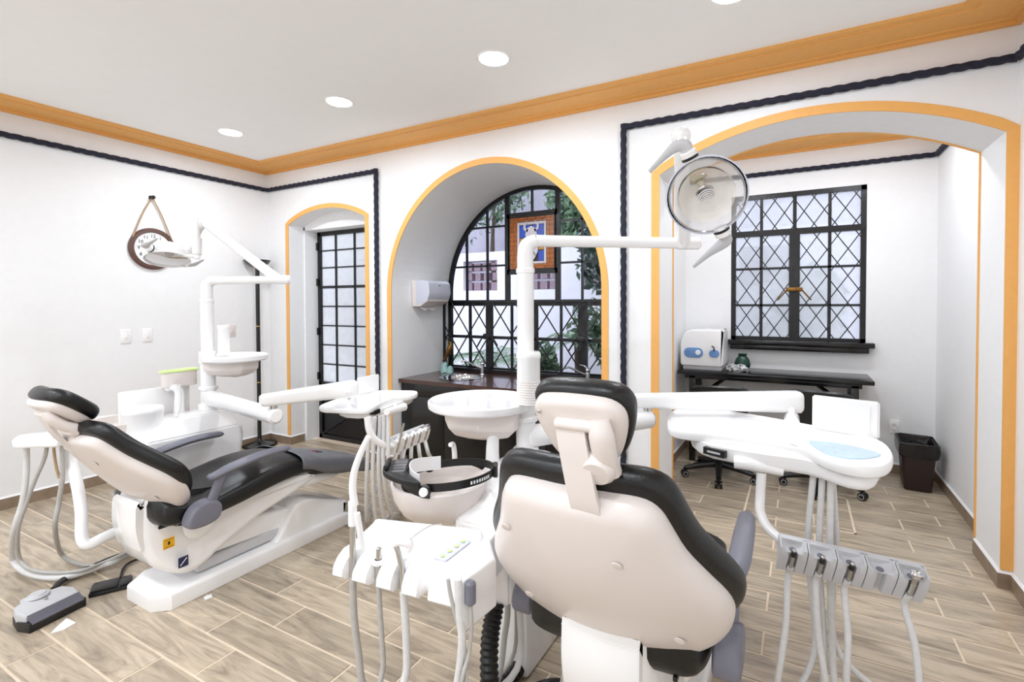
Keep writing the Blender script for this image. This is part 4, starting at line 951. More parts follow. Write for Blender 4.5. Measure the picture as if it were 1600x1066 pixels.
# ================================================================== ASSISTANT TRAYS
z1, z2 = .73, .665
BL, BR, FL, FR = AZ(588, 812, z1), AZ(755, 830, z1), AZ(524, 872, z2), AZ(724, 922, z2)
t = thing('assistant_tray', 'white tray with three hanging tubes in the left foreground, pale yellow keys', 'assistant tray')
bm = B(); rings = []; slots = (.14, .335, .525, .72)
for i in range(73):
    s_ = i/72; b_ = BL.lerp(BR, s_); f_ = FL.lerp(FR, s_); d = (f_-b_); d0 = Vector((d.x, d.y, 0)).normalized()
    notch = max([0]+[1-min(1, abs(s_-q)/.036)**2 for q in slots]); edge = min(1, min(s_, 1-s_)/.03); e2 = sqrt(max(0, 1-(1-edge)**2)); cx_ = f_-d0*.045*notch
    top = [b_+Vector((0, 0, .004))*e2, b_+d*.04+Vector((0, 0, .008))*e2, b_+d*.1, b_+d*.2-Vector((0, 0, .006))*e2, b_+d*.6-Vector((0, 0, .004))*e2, b_.lerp(cx_, .85)+Vector((0, 0, .010)), cx_+Vector((0, 0, .0)), cx_+d0*.016-Vector((0, 0, .022)), cx_+d0*.02-Vector((0, 0, .045)), cx_+d0*.006-Vector((0, 0, .058)), cx_-d0*.03-Vector((0, 0, .05)), b_.lerp(cx_, .6)-Vector((0, 0, .045)), b_+d*.1-Vector((0, 0, .05)), b_-Vector((0, 0, .04))]
    c = sum(top, Vector())/len(top); rings.append([c+(p-c)*(.9+.1*e2) for p in top])
loft(bm, rings); obj('tray', bm, 'white', t, 50)
pn = lambda a, b, up=.0: BL.lerp(BR, a).lerp(FL.lerp(FR, a), b)+Vector((0, 0, up))
bm = B(); q = [pn(.70, .62, -.001), pn(.80, .64, -.001), pn(.93, .22, -.002), pn(.85, .20, -.002)]; loft(bm, [q, [p+Vector((0, 0, .0035)) for p in q]]); kp = obj('key_panel', bm, 'dispenser', t)
for k in range(4): bm = B(); lathe(bm, [(.001, .0016), (.007, .0012), (.008, 0)], pn(.765+.035*k, .56-.105*k, .0025), 12); obj('key', bm, 'lime', kp)
# arm body between the tray and the unit
bm = B(); P = [AZ(762, 830, .70), AZ(800, 832, .70), AZ(815, 860, .70), AZ(790, 905, .70), AZ(712, 918, .70)]
P = [AZ(748, 822, .72), Vector((-.93, 1.53, 0)), Vector((-.90, 1.38, 0)), AZ(775, 868, .72), AZ(722, 905, .72)]
slab(bm, [(p.x, p.y) for p in P], .555, .712, .012, .012); obj('tray_bracket', bm, 'white', t)
# items in the slots
sl = [pn(q, .93, .0) for q in slots]
def hung(name, label, cat): return thing(name, label, cat)
bt = lambda x, y, c: AD(x, y, (c-O).dot(_f))
h = hung('saliva_ejector', 'white angled suction tip standing in the leftmost slot of the foreground tray', 'suction tip')
c = sl[0]; bm = B(); tube(bm, [bt(554, 790, c), bt(551, 765, c), bt(553, 740, c), bt(562, 712, c), bt(576, 682, c)], [.0125, .012, .0115, .0105, .0095], 14, 5, cap=True); obj('tip', bm, 'white', h)
bm = B(); cyl(bm, bt(551, 822, c), bt(551, 782, c), .014, 16, bev=.003); cyl(bm, bt(551, 800, c)+Vector((.02, 0, 0)), bt(566, 855, c), .010, 12); obj('valve', bm, 'white', h)
bm = B(); cyl(bm, bt(551, 905, c), bt(551, 815, c), .010, 14, bev=.002); obj('grip', bm, 'steel', h)
bm = B(); tube(bm, [bt(551, 900, c), bt(553, 960, c), bt(560, 1020, c), bt(572, 1080, c), bt(585, 1140, c)+Vector((0, .1, 0)), Vector((-1.0, 1.5, .06)), Vector((-.98, 1.6, .25)), Vector((-.98, 1.62, .39))], .0115, 12, 6); obj('hose', bm, 'hosedark', h)
h = hung('suction_connector', 'short steel connector without tip in the second slot of the foreground tray', 'connector')
c = sl[1]; bm = B(); cyl(bm, bt(590, 905, c), bt(592, 856, c), .0085, 14, bev=.002); obj('connector', bm, 'steel', h)
bm = B(); lathe(bm, [(.010, -.012), (.019, -.006), (.019, .002), (.011, .008)], bt(591, 878, c), 16); obj('valve_ring', bm, 'white', h)
bm = B(); tube(bm, [bt(591, 903, c), bt(594, 960, c), bt(599, 1030, c), bt(604, 1100, c), Vector((-1.1, 1.45, .05)), Vector((-.97, 1.62, .12)), Vector((-.95, 1.64, .39))], .0085, 12, 6); obj('hose', bm, 'hosedark', h)
h = hung('syringe', 'white headed air and water syringe with a long thin needle in the foreground tray', 'syringe')
c = sl[2]; bm = B(); tube(bm, [bt(629, 925, c), bt(628, 890, c), bt(622, 862, c), bt(617, 850, c)], [.010, .010, .009, .008], 14, 5); obj('body', bm, 'steel', h)
bm = B(); tube(bm, [bt(614, 852, c), bt(625, 846, c), bt(640, 850, c), bt(638, 862, c)], [.010, .015, .014, .009], 14, 5); obj('head', bm, 'white', h)
bm = B(); tube(bm, [bt(636, 846, c), bt(655, 832, c), bt(672, 822, c), bt(690, 819, c)], [.003, .002, .002, .0015], 8, 4); obj('needle', bm, 'chrome', h)
bm = B(); tube(bm, [bt(630, 922, c), bt(634, 980, c), bt(636, 1040, c), bt(636, 1100, c), Vector((-1.05, 1.42, .05)), Vector((-.93, 1.6, .12)), Vector((-.93, 1.62, .39))], .0125, 12, 6); obj('hose', bm, 'hose', h)
# cables under the arm body
c = AD(725, 950, 1.42)
h = thing('control_cable', 'grey cable with a thick sleeve hanging below the foreground tray arm', 'cable')
bm = B(); cyl(bm, bt(735, 908, c), bt(735, 945, c), .016, 16, bev=.006); obj('sleeve', bm, 'grey', h)
bm = B(); tube(bm, [bt(735, 942, c), bt(737, 980, c), bt(733, 1020, c), bt(722, 1080, c), Vector((-1.02, 1.5, .03))], .006, 10, 5); obj('cable', bm, 'hosedark', h)
tag(hose('hose', [bt(700, 905, c), bt(705, 935, c), bt(718, 985, c), bt(728, 1030, c), bt(728, 1090, c), Vector((-1.03, 1.42, .02))], .006, 'hosedark', 'thin grey tube curving down under the right end of the foreground tray', None), 'thin grey tube curving down under the right end of the foreground tray', 'hose')
hose('hose', [bt(716, 905, c), bt(718, 960, c), bt(722, 1000, c), bt(716, 1060, c), bt(705, 1110, c)], .012, 'hose', 'thick pale tube hanging behind the thin one under foreground tray')
# corrugated suction hose
h = thing('corrugated_hose', 'thick black corrugated suction hose below the foreground unit', 'hose')
bm = B(); P = catmull([Vector((-.96, 1.50, .42)), Vector((-.96, 1.46, .30)), Vector((-.945, 1.44, .15)), Vector((-.95, 1.5, .045)), Vector((-.99, 1.62, .035)), Vector((-.98, 1.8, .035))], 14)
rs = [.034 if k % 2 else .028 for k in range(len(P))]; tube(bm, P, rs, 18, 0); obj('hose', bm, 'black', h, 20)
hose('floor_cable', [(-1.12, 1.28, .016), (-1.0, 1.5, .016), (-.85, 1.72, .016), (-.7, 1.75, .016)], .014, 'black', 'thick black cable lying on the floor beside the corrugated hose')
# left unit: assistant tray on its bent tube
t = thing('assistant_tray', 'small white tray on a bent tube behind the left chair headrest', 'assistant tray')
da = 3.28; P = [AD(x, y, d_) for x, y, d_ in ((24, 690, 3.35), (30, 682, 3.45), (60, 676, 3.5), (95, 674, 3.5), (104, 682, 3.35), (85, 687, 3.25), (50, 689, 3.25))]
P = [AZ(x, y, .79) for x, y in ((20, 691), (27, 681), (55, 676), (95, 674), (112, 680), (90, 689), (55, 690))]
bm = B(); slab(bm, [(p.x, p.y) for p in catmull(P, 4, closed=True)], .755, .79, .012, .006); obj('tray', bm, 'white', t)
dq = (P[4]-O).dot(_f)
bm = B(); tube(bm, [AD(108, 690, dq), AD(112, 720, dq), AD(122, 765, dq-.05), AD(127, 800, dq-.1), AD(128, 840, dq-.15), AD(138, 851, dq-.15), AD(160, 841, dq-.1), AD(195, 825, dq)], .027, 16, 5); obj('bent_tube', bm, 'white', t)
c = AZ(60, 690, .77)
hs1 = [(22+0*k, 0) for k in range(2)]
hose('hose', [bt(41, 690, c), bt(41, 740, c), bt(35, 785, c), bt(22, 830, c), AZ(20, 875, .06), AZ(45, 897, .03), AZ(95, 903, .03), AZ(150, 888, .03), AZ(195, 866, .06)], .0145, 'hose', 'leftmost pale hose looping from the small tray down to the floor')
hose('hose', [bt(74, 690, c), bt(70, 715, c), bt(55, 750, c), bt(42, 785, c), bt(28, 830, c), AZ(32, 876, .09), AZ(60, 893, .06), AZ(120, 893, .05), AZ(165, 878, .05), AZ(200, 862, .08)], .0095, 'hosedark', 'thin grey hose beside the leftmost hose of the small tray')
hose('hose', [bt(97, 690, c), bt(98, 740, c), bt(92, 785, c), bt(86, 825, c), AZ(96, 866, .05), AZ(125, 882, .03), AZ(165, 884, .03), AZ(205, 866, .05)], .012, 'hosedark', 'grey hose hanging just left of the bent white tube')
hose('cord', [bt(86, 672, c), bt(84, 700, c), bt(88, 730, c), bt(93, 748, c)], .007, 'jute', 'short peach cord hanging from the left chair headrest', cat='cord')
hose('hose', [bt(176, 768, c), bt(188, 785, c), bt(193, 800, c), bt(196, 815, c)], .010, 'hosedark', 'short grey hose behind the left chair hinge')
# tumbler, lime-rimmed cup and spout of the left unit
t = thing('filter_pot', 'round white lidded pot beside the left unit bowl', 'pot', AZ(219, 700, .66))
bm = B(); lathe(bm, [(.10, -.0), (.104, .01), (.104, .14), (.107, .145), (.107, .165), (.1, .175), (.001, .18)], (0, 0, 0), 32, cap=(True, False)); obj('pot', bm, 'white', t)
t.location = (UA[0]-.0, UA[1]-.38, .705)
t = thing('beaker', 'clear white jug with a lime green lid on the left unit', 'jug', (UA[0]-.14, UA[1]-.10, .96))
bm = B(); o = [(-.04, -.16), (.05, -.15), (.06, .1), (.02, .15), (-.05, .14), (-.07, 0)]; slab(bm, [(p.x*.7, p.y*.62) for p in catmull([(a, b, 0) for a, b in o], 3, closed=True)], 0, .10, .01, .002); obj('jug', bm, 'ivory', t)
bm = B(); slab(bm, [(p.x*.8, p.y*.7) for p in catmull([(a, b, 0) for a, b in o], 3, closed=True)], .10, .112, .002, .006); lid = obj('lid', bm, 'lime', t); lid['label'] = 'lime green lid'
hose('cord', [AX(281, 600, UA[0]+.02), AX(282, 630, UA[0]+.04), AX(275, 655, UA[0]+.09), AX(255, 680, UA[0]+.12)], .006, 'hose', 'white cable hanging in front of the jug with the lime lid', cat='cable')
# ================================================================== MAGNIFIER HEADBAND on the bowl
hb = Vector((UB[0]-.15+.065, UB[1]-.44-.02, .815))
t = thing('magnifier_headband', 'black magnifying headband with white brow pad lying on the foreground bowl', 'magnifier', hb)
def ell(a, rx=.185, ry=.15, rot=radians(0)): return Vector((rx*cos(a), ry*sin(a), 0))
Mx = Matrix.Rotation(YAW*-1+radians(8), 4, 'Z')
def bandstrip(bm, a0, a1, rx, ry, z0, z1, th, zf=lambda a: 0, n=40):
    rings = []
    for i in range(n+1):
        a = a0+(a1-a0)*i/n; p = Vector((rx*cos(a), ry*sin(a), zf(a))); nn = Vector((cos(a), sin(a), 0))
        rings.append([Mx @ (p+nn*dn+Vector((0, 0, dz))) for dn, dz in ((0, z0), (th, z0), (th, z1), (0, z1))])
    return loft(bm, rings)
bm = B(); bandstrip(bm, radians(-118), radians(118), .17, .135, -.004, .026, .004, lambda a: .012+.012*cos(a)); obj('head_strap', bm, 'black', t)
bm = B(); bandstrip(bm, radians(-14), radians(8), .172, .137, -.01, .034, .016, lambda a: .022, 8); obj('ratchet', bm, 'black', t)
bm = B(); bandstrip(bm, radians(105), radians(225), .15, .125, .0, .055, .003, lambda a: .014*cos(3*(a-radians(165)))*.5+.01); pd = obj('brow_pad', bm, 'paper', t); pd['label'] = 'white brow pad'
bm = B(); bandstrip(bm, radians(112), radians(248), .178, .143, -.012, .028, .006, lambda a: .004+.01*sin(a)); obj('side_frame', bm, 'black', t)
bm = B()
P = [(-.10, -.13), (-.17, -.12), (-.235, -.07), (-.25, .0), (-.235, .07), (-.17, .125), (-.10, .135), (-.15, .05), (-.16, 0), (-.15, -.05)]
slab(bm, [(p.x, p.y) for p in catmull([(a, b, 0) for a, b in P], 4, closed=True)], .0, .022, .004, .006, place=lambda u, v, w_: Mx @ Vector((u, v, w_+.02+(-.10-u)*.18))); vs_ = obj('visor', bm, 'black', t)
bm = B(); slab(bm, rrect(-.215, -.165, -.06, .0, .006), .0, .006, 0, .002, place=lambda u, v, w_: Mx @ Vector((u, v, w_+.062))); obj('lens', bm, 'obscure', vs_)
bm = B(); slab(bm, rrect(-.215, -.165, .01, .07, .006), .0, .006, 0, .002, place=lambda u, v, w_: Mx @ Vector((u, v, w_+.062))); obj('lens', bm, 'obscure', vs_)
bm = B(); cyl(bm, Mx @ Vector((-.235, -.05, .075)), Mx @ Vector((-.235, .05, .075)), .009, 10, bev=.002); obj('lens_hinge', bm, 'black', vs_)
for s_ in (-1, 1):
    p = Mx @ Vector((-.085, s_*.135, .012)); d = (Mx @ Vector((-.3, s_*1, 0))).normalized()
    bm = B(); lathe(bm, [(.001, .012), (.02, .012), (.024, .004), (.024, 0)], p, 18, d); kk = obj('knob_mount', bm, 'black', t)
    bm = B(); lathe(bm, [(.001, .022), (.015, .021), (.017, .012)], p, 18, d); obj('knob', bm, 'white', kk)
for k in range(8):
    a = radians(-62+4.2*k); p = Vector((.1745*cos(a), .1395*sin(a), .022+.012*cos(a))); nn = Vector((cos(a), sin(a), 0)); tt = Vector((-sin(a), cos(a), 0))
    bm = B(); q = [Mx @ (p+tt*x+Vector((0, 0, z_))) for x, z_ in ((-.0035, -.006), (.0035, -.006), (.0035, .006), (-.0035, .006))]; n3 = Mx @ nn; loft(bm, [q, [v+n3*.0012 for v in q]]); obj('strap_mark', bm, 'paper', t)
# ================================================================== LEFT SIDE THINGS
fl_ = AZ(403, 697, 0)
t = thing('floor_lamp', 'tall black torchiere floor lamp in the corner by the door', 'floor lamp', (fl_.x, fl_.y+.02, 0))
bm = B(); lathe(bm, [(.165, 0), (.17, .01), (.165, .025), (.06, .04), (.03, .06), (.02, .075), (.001, .08)], (0, 0, 0), 36, cap=(True, False)); obj('base', bm, 'lacquer', t)
ztop_ = AY(402, 418, fl_.y).z
bm = B(); cyl(bm, (0, 0, .06), (0, 0, ztop_), .02, 16); po = obj('pole', bm, 'black', t)
for y in (510, 598): bm = B(); z_ = AY(403, y, fl_.y).z; cyl(bm, (0, 0, z_-.005), (0, 0, z_+.005), .022, 16); obj('ring', bm, 'brass', po)
bm = B(); lathe(bm, [(.001, 0), (.06, .01), (.105, .04), (.13, .078), (.126, .08), (.1, .05), (.05, .02), (.001, .014)], (0, 0, ztop_), 36); obj('bowl_shade', bm, 'lacquer', t)
# clock
cw = AX(237, 357, XL); cr_ = .185; cc = Vector((XL, cw.y, cw.z-cr_))
t = thing('wall_clock', 'round brown wooden wall clock hung by a rope on the left wall', 'clock', cc)
q = Matrix.Rotation(PI/2, 4, 'Y')
bm = B(); lathe(bm, [(.001, 0), (cr_, 0), (cr_, .02), (cr_-.012, .032), (cr_-.034, .034), (cr_-.04, .02), (.001, .02)], (0, 0, 0), 48, (1, 0, 0)); obj('case', bm, 'clockwood', t)
bm = B(); lathe(bm, [(cr_-.038, .021), (.001, .0215)], (0, 0, 0), 40, (1, 0, 0)); obj('dial', bm, 'paper', t)
for k in range(12):
    a = PI/2-2*PI*(k+1)/12; rr = .112; p = Vector((.0225, cos(a)*rr, sin(a)*rr))
    text('numeral', str(k+1), .042, 'iron', Matrix.Translation(p) @ Matrix(((0, 0, 1, 0), (1, 0, 0, 0), (0, 1, 0, 0), (0, 0, 0, 1))), t, .0006)
for L_, a, w_ in ((.075, radians(175), .004), (.095, radians(168), .003)):
    bm = B(); d = Vector((0, cos(a), sin(a))); n_ = Vector((0, -sin(a), cos(a)))*w_; q = [-d*.02-n_, d*L_-n_*.3, d*L_+n_*.3, -d*.02+n_]; loft(bm, [[p+Vector((.025, 0, 0)) for p in q], [p+Vector((.0265, 0, 0)) for p in q]]); obj('hand', bm, 'iron', t)
pk = AX(236, 309, XL); pkz = pk.z-cc.z
for s_ in (-1, 1): bm = B(); tube(bm, [(.02, 0, pkz), (.018, s_*.075, pkz*.62+.02), (.02, s_*(cr_-.03), .085)], .006, 8, 4); obj('hanging_rope', bm, 'jute', t)
t2 = thing('wall_peg', 'black wall peg from which the clock rope hangs', 'peg', (XL, pk.y, pk.z))
bm = B(); cyl(bm, (0, 0, 0), (.035, 0, 0), .007, 10); sph(bm, (.04, 0, 0), .017, 12); lathe(bm, [(.02, 0), (.018, .004)], (0, 0, 0), 14, (1, 0, 0), cap=(True, True)); obj('peg', bm, 'iron', t2)
# switch plates
def wall_plate(p, n, e_, label, kind='light_switch', m='white'):
    t = thing(kind, label, 'light switch' if kind == 'light_switch' else 'power outlet', p); u = Vector((0, 0, 1)); n = Vector(n); e_ = Vector(e_)
    Q = Matrix((e_, u, n)).transposed().to_4x4()
    bm = B(); box(bm, -.038, .038, -.06, .06, 0, .007, .003, mtx=Q); obj('plate', bm, m, t)
    if kind == 'light_switch': bm = B(); box(bm, -.012, .012, -.022, .022, .006, .011, .002, mtx=Q); obj('rocker', bm, m, t)
    else:
        for s_ in (-1, 1):
            bm = B(); slab(bm, rrect(-.016, .016, s_*.022-.016, s_*.022+.016, .008), .006, .009, 0, .001, place=lambda a, b, c: Q @ Vector((a, b, c))); so = obj('socket', bm, m, t)
            for x in (-.006, .006): bm = B(); box(bm, x-.001, x+.001, s_*.022-.004, s_*.022+.005, .0088, .0095, mtx=Q); obj('slot', bm, 'black', so)
    return t
wall_plate(AX(196, 526, XL), (1, 0, 0), (0, 1, 0), 'white light switch on the left wall, farther from the lamp pole')
wall_plate(AX(230, 524, XL), (1, 0, 0), (0, 1, 0), 'white light switch on the left wall, nearer the lamp pole')
wall_plate(AX(362, 517, XL), (1, 0, 0), (0, 1, 0), 'cream light switch beside the floor lamp', m='ivory')
wall_plate(AY(1397, 667, YC), (0, -1, 0), (1, 0, 0), 'white double power outlet above the waste bin', 'power_outlet')
# towel dispenser in the arched niche
p0 = AX(658, 440, -3.33)
t = thing('paper_towel_dispenser', 'pale grey paper towel dispenser on the arched niche wall', 'towel dispenser', (-3.325, 3.87, 1.48))
bm = B(); P = [(0, .0), (.10, .0), (.19, .05), (.21, .12), (.20, .22), (.17, .245), (0, .25)]
slab(bm, P, -.16, .17, .006, .006, place=lambda u, v, w_: Vector((u, w_, v))); obj('housing', bm, 'ivory', t)
bm = B(); P = [(.055, .015), (.15, .03), (.198, .07), (.218, .13), (.208, .225), (.18, .25), (.05, .256)]
slab(bm, P, -.162, .172, .006, .006, place=lambda u, v, w_: Vector((u, w_, v))); cv = obj('cover', bm, 'dispenser', t); cv['label'] = 'pale blue grey cover'
bm = B(); rings = []
for k in range(9):
    y = -.12+.03*k; rings.append([Vector((.05, y, .0)), Vector((.10, y, -.03-.012*sin(k*1.7))), Vector((.105, y, -.032-.012*sin(k*1.7))), Vector((.056, y, .002))])
loft(bm, rings); obj('paper_sheet', bm, 'paper', t)
bm = B(); box(bm, .208, .214, -.01, .015, .2, .207, .001); obj('logo_mark', bm, 'iron', cv)
# ================================================================== COUNTER in the arched niche
yc0 = 3.53; zc = .80
for k, (a, b) in enumerate(((-3.325, -2.302), (-2.298, -1.275))):
    t = thing('base_cabinet', ('black two-door base cabinet below the left sink', 'black two-door base cabinet below the right sink')[k], 'cabinet', ((a+b)/2, 3.9, 0)); w2 = (b-a)/2
    bm = B(); box(bm, -w2, w2, -.33, .38, .06, zc-.035, .002); box(bm, -w2+.01, w2-.01, -.28, .38, 0, .06); obj('carcass', bm, 'lacquer', t)
    bm = B(); box(bm, -w2+.004, w2-.004, -.35, -.33, zc-.15, zc-.038, .003); obj('fascia', bm, 'lacquer', t)
    for s_ in (-1, 1):
        x0, x1 = (-w2+.004, -.002) if s_ < 0 else (.002, w2-.004)
        bm = B(); box(bm, x0, x1, -.352, -.33, .07, zc-.155, .003); d = obj('door', bm, 'lacquer', t)
        xh = -.07 if s_ < 0 else .07; xh = s_*.06
        bm = B(); tube(bm, [(xh-.028, -.352, zc-.185), (xh-.026, -.372, zc-.187), (xh+.026, -.372, zc-.187), (xh+.028, -.352, zc-.185)], .0055, 8, 3); obj('handle', bm, 'steel', d)
t = thing('countertop', 'dark wood countertop with two round steel sinks under the arched window', 'countertop', (-2.3, 3.9, zc))
S1, S2 = AZ(720, 590, zc), AZ(878, 604, zc)
S1.y = min(S1.y, 3.86); S2 = Vector((-1.72, 3.86, zc))
def holed_top(x0, x1, y0, y1, holes, z0, z1):
    bm = B(); N = 32
    for z_ in (z1, z0):
        outer = [bm.verts.new(p) for p in ((x0, y0, z_), (x1, y0, z_), (x1, y1, z_), (x0, y1, z_))]; ed = [bm.edges.new((outer[i], outer[(i+1) % 4])) for i in range(4)]
        for hx_, hy_, hr_ in holes:
            v = [bm.verts.new((hx_+hr_*cos(2*PI*k/N), hy_+hr_*sin(2*PI*k/N), z_)) for k in range(N)]; ed += [bm.edges.new((v[i], v[(i+1) % N])) for i in range(N)]
        bmesh.ops.triangle_fill(bm, edges=ed, use_beauty=True)
    box_ = [((x0, y0), (x1, y0)), ((x1, y0), (x1, y1)), ((x1, y1), (x0, y1)), ((x0, y1), (x0, y0))]
    for a, b in box_: quad(bm, (*a, z0), (*b, z0), (*b, z1), (*a, z1))
    return bm
bm = holed_top(-1.025, 1.025, yc0-3.9-.015, .40, [(S1.x+2.3, S1.y-3.9, .19), (S2.x+2.3, S2.y-3.9, .19)], -.035, 0); top_ = obj('wood_top', bm, 'wood', t)
for k, s_ in enumerate((S1, S2)):
    q = thing('sink_basin', ('round polished steel sink at the left end of the wooden counter', 'round polished steel sink behind the foreground headrest')[k], 'sink', (s_.x, s_.y, zc))
    bm = B(); lathe(bm, [(.205, .001), (.208, .004), (.195, .004), (.185, -.01), (.175, -.10), (.12, -.135), (.03, -.14), (.001, -.14), ], (0, 0, 0), 40); bo = obj('bowl', bm, 'chrome', q)
    bm = B(); lathe(bm, [(.001, .003), (.02, .003), (.03, 0)], (0, 0, -.14), 16); obj('drain', bm, 'steel', bo)
    fx = (.06, .06)[k]
    f = thing('faucet', ('chrome lever faucet at the left sink', 'chrome lever faucet at the right sink, with round handle')[k], 'faucet', (s_.x+fx, s_.y+.28, zc))
    bm = B(); cyl(bm, (0, 0, 0), (0, 0, .09), .02, 16, bev=.004); lathe(bm, [(.03, 0), (.028, .008)], (0, 0, 0), 16, cap=(True, True)); obj('body', bm, 'chrome', f)
    bm = B(); tube(bm, [(0, 0, .06), (-.06, -.05, .09), (-.13, -.11, .135), (-.16, -.14, .13)], [.012, .01, .009, .01], 12, 5); obj('spout', bm, 'chrome', f)
    bm = B(); sph(bm, (0, 0, .105), .024, 14); tube(bm, [(0, 0, .11), (-.03, .0, .14), (-.08, .0, .15)], [.008, .007, .005], 10, 4); obj('lever', bm, 'chrome', f)
# bird ornament
b_ = Vector((-3.17, 4.06, zc))
t = thing('bird_ornament', 'metal heron ornament on pale blue-green rock at the left end of counter', 'ornament', b_)
bm = B(); tube(bm, [(-.03, 0, .0), (-.04, 0, .06), (-.02, .01, .10)], [.05, .035, .02], 10, 4); tube(bm, [(.03, 0, 0), (.035, 0, .04), (.03, 0, .07)], [.04, .03, .015], 10, 4); obj('rock', bm, 'verdigris', t)
bm = B(); tube(bm, [(-.015, 0, .17), (.01, 0, .2), (.03, 0, .25), (.045, 0, .29), (.03, 0, .32)], [.012, .028, .03, .016, .01], 10, 5); tube(bm, [(.0, 0, .2), (-.03, 0, .14), (-.07, 0, .12)], [.02, .014, .004], 8, 4); obj('body', bm, 'bronze', t)
bm = B(); tube(bm, [(.03, 0, .32), (.045, 0, .345), (.02, 0, .35), (-.05, 0, .335)], [.01, .014, .008, .002], 8, 4); obj('head', bm, 'iron', t)
for x in (-.012, .012): bm = B(); tube(bm, [(x, 0, .2), (x*1.3, 0, .13), (x, 0, .07)], .004, 6, 3); obj('leg', bm, 'iron', t)
# ================================================================== ALCOVE
zt_ = .865
tx0, tx1, ty0, ty1 = -1.02, .545, 4.82, 5.31
t = thing('side_table', 'long black lacquered table below the square lattice window', 'table', ((tx0+tx1)/2, (ty0+ty1)/2, 0)); hx_ = (tx1-tx0)/2; hy_ = (ty1-ty0)/2
bm = B(); box(bm, -hx_, hx_, -hy_, hy_, zt_-.035, zt_, .006); obj('table_top', bm, 'lacquer', t)
bm = B(); box(bm, -hx_+.06, hx_-.08, -hy_+.05, hy_-.04, zt_-.075, zt_-.035, .003); obj('apron', bm, 'lacquer', t)
for sx in (-1, 1):
    for sy in (-1, 1): bm = B(); x = sx*(hx_-.13); box(bm, x-.028, x+.028, sy*(hy_-.07)-.02, sy*(hy_-.07)+.02, 0, zt_-.05, .003); obj('leg', bm, 'lacquer', t)
    bm = B(); tube(bm, [(sx*(hx_-.15), 0, zt_-.28), (sx*(hx_-.42), 0, zt_-.07)], .017, 4, 0); obj('brace', bm, 'lacquer', t)
bm = B(); box(bm, -hx_+.13, hx_-.13, -.012, .012, .25, .29, .003); obj('stretcher', bm, 'lacquer', t)
# sterilizer
sp = Vector((-.815, 5.07, zt_))
t = thing('sterilizer', 'white table sterilizer with blue oval panels standing at the left end of table', 'sterilizer', sp)
bm = B(); P = [(-.19, .04), (.20, .04), (.20, .36), (.18, .385), (-.10, .385), (-.16, .35), (-.19, .27)]
q = []
for i, p in enumerate(P):
    a, b = Vector(P[i-1]), Vector(P[(i+1) % len(P)]); p = Vector(p); q += [tuple(p+(a-p).normalized()*.02), tuple(p+(b-p).normalized()*.02)]
slab(bm, q, -.18, .18, .012, .012, place=lambda u, v, w_: Vector((u, w_, v))); obj('body', bm, 'white', t)
bm = B(); box(bm, -.17, .185, -.165, .17, .0, .045, .01); obj('foot', bm, 'lightgrey', t)
bm = B(); slab(bm, rrect(-.155, .02, .12, .215, .046, 8), -.181, -.188, 0, .003, place=lambda u, v, w_: Vector((u, w_, v))); c_ = obj('control_panel', bm, 'blue', t)
bm = B(); lathe(bm, [(.001, .012), (.022, .011), (.026, 0)], (-.025, -.187, .17), 20, (0, -1, 0)); obj('dial', bm, 'white', c_)
for x in (-.13, -.11): 
    for z_ in (.15, .175): bm = B(); box(bm, x-.004, x+.004, -.190, -.187, z_-.003, z_+.003); obj('button', bm, 'navy', c_)
bm = B(); slab(bm, rrect(.075, .165, .13, .20, .034, 8), -.181, -.190, 0, .003, place=lambda u, v, w_: Vector((u, w_, v))); lt = obj('door_latch', bm, 'blue', t)
bm = B(); tube(bm, [(.12, -.19, .19), (.12, -.205, .225), (.10, -.205, .235)], .006, 8, 3); obj('lever', bm, 'black', lt)
t = thing('vase', 'small dark green ceramic jar beside the sterilizer', 'jar', (-.475, 5.16, zt_))
bm = B(); lathe(bm, [(.04, 0), (.065, .02), (.075, .05), (.06, .10), (.04, .125), (.035, .13), (.045, .15), (.04, .15), (.03, .13)], (0, 0, 0), 28, cap=(True, False)); obj('jar', bm, 'green', t)
bm = B(); sph(bm, (0, 0, 0), .1, 24, (1, .5, .35))
for v in bm.verts: v.co += Vector((random.uniform(-.012, .012), random.uniform(-.012, .012), random.uniform(-.01, .014))); v.co.z = max(v.co.z, -.03)
o = obj('crumpled_foil', bm, 'silver'); o.location = (-.50, 4.95, zt_+.03); tag(o, 'crumpled silver foil on the black table before the green jar', 'foil')
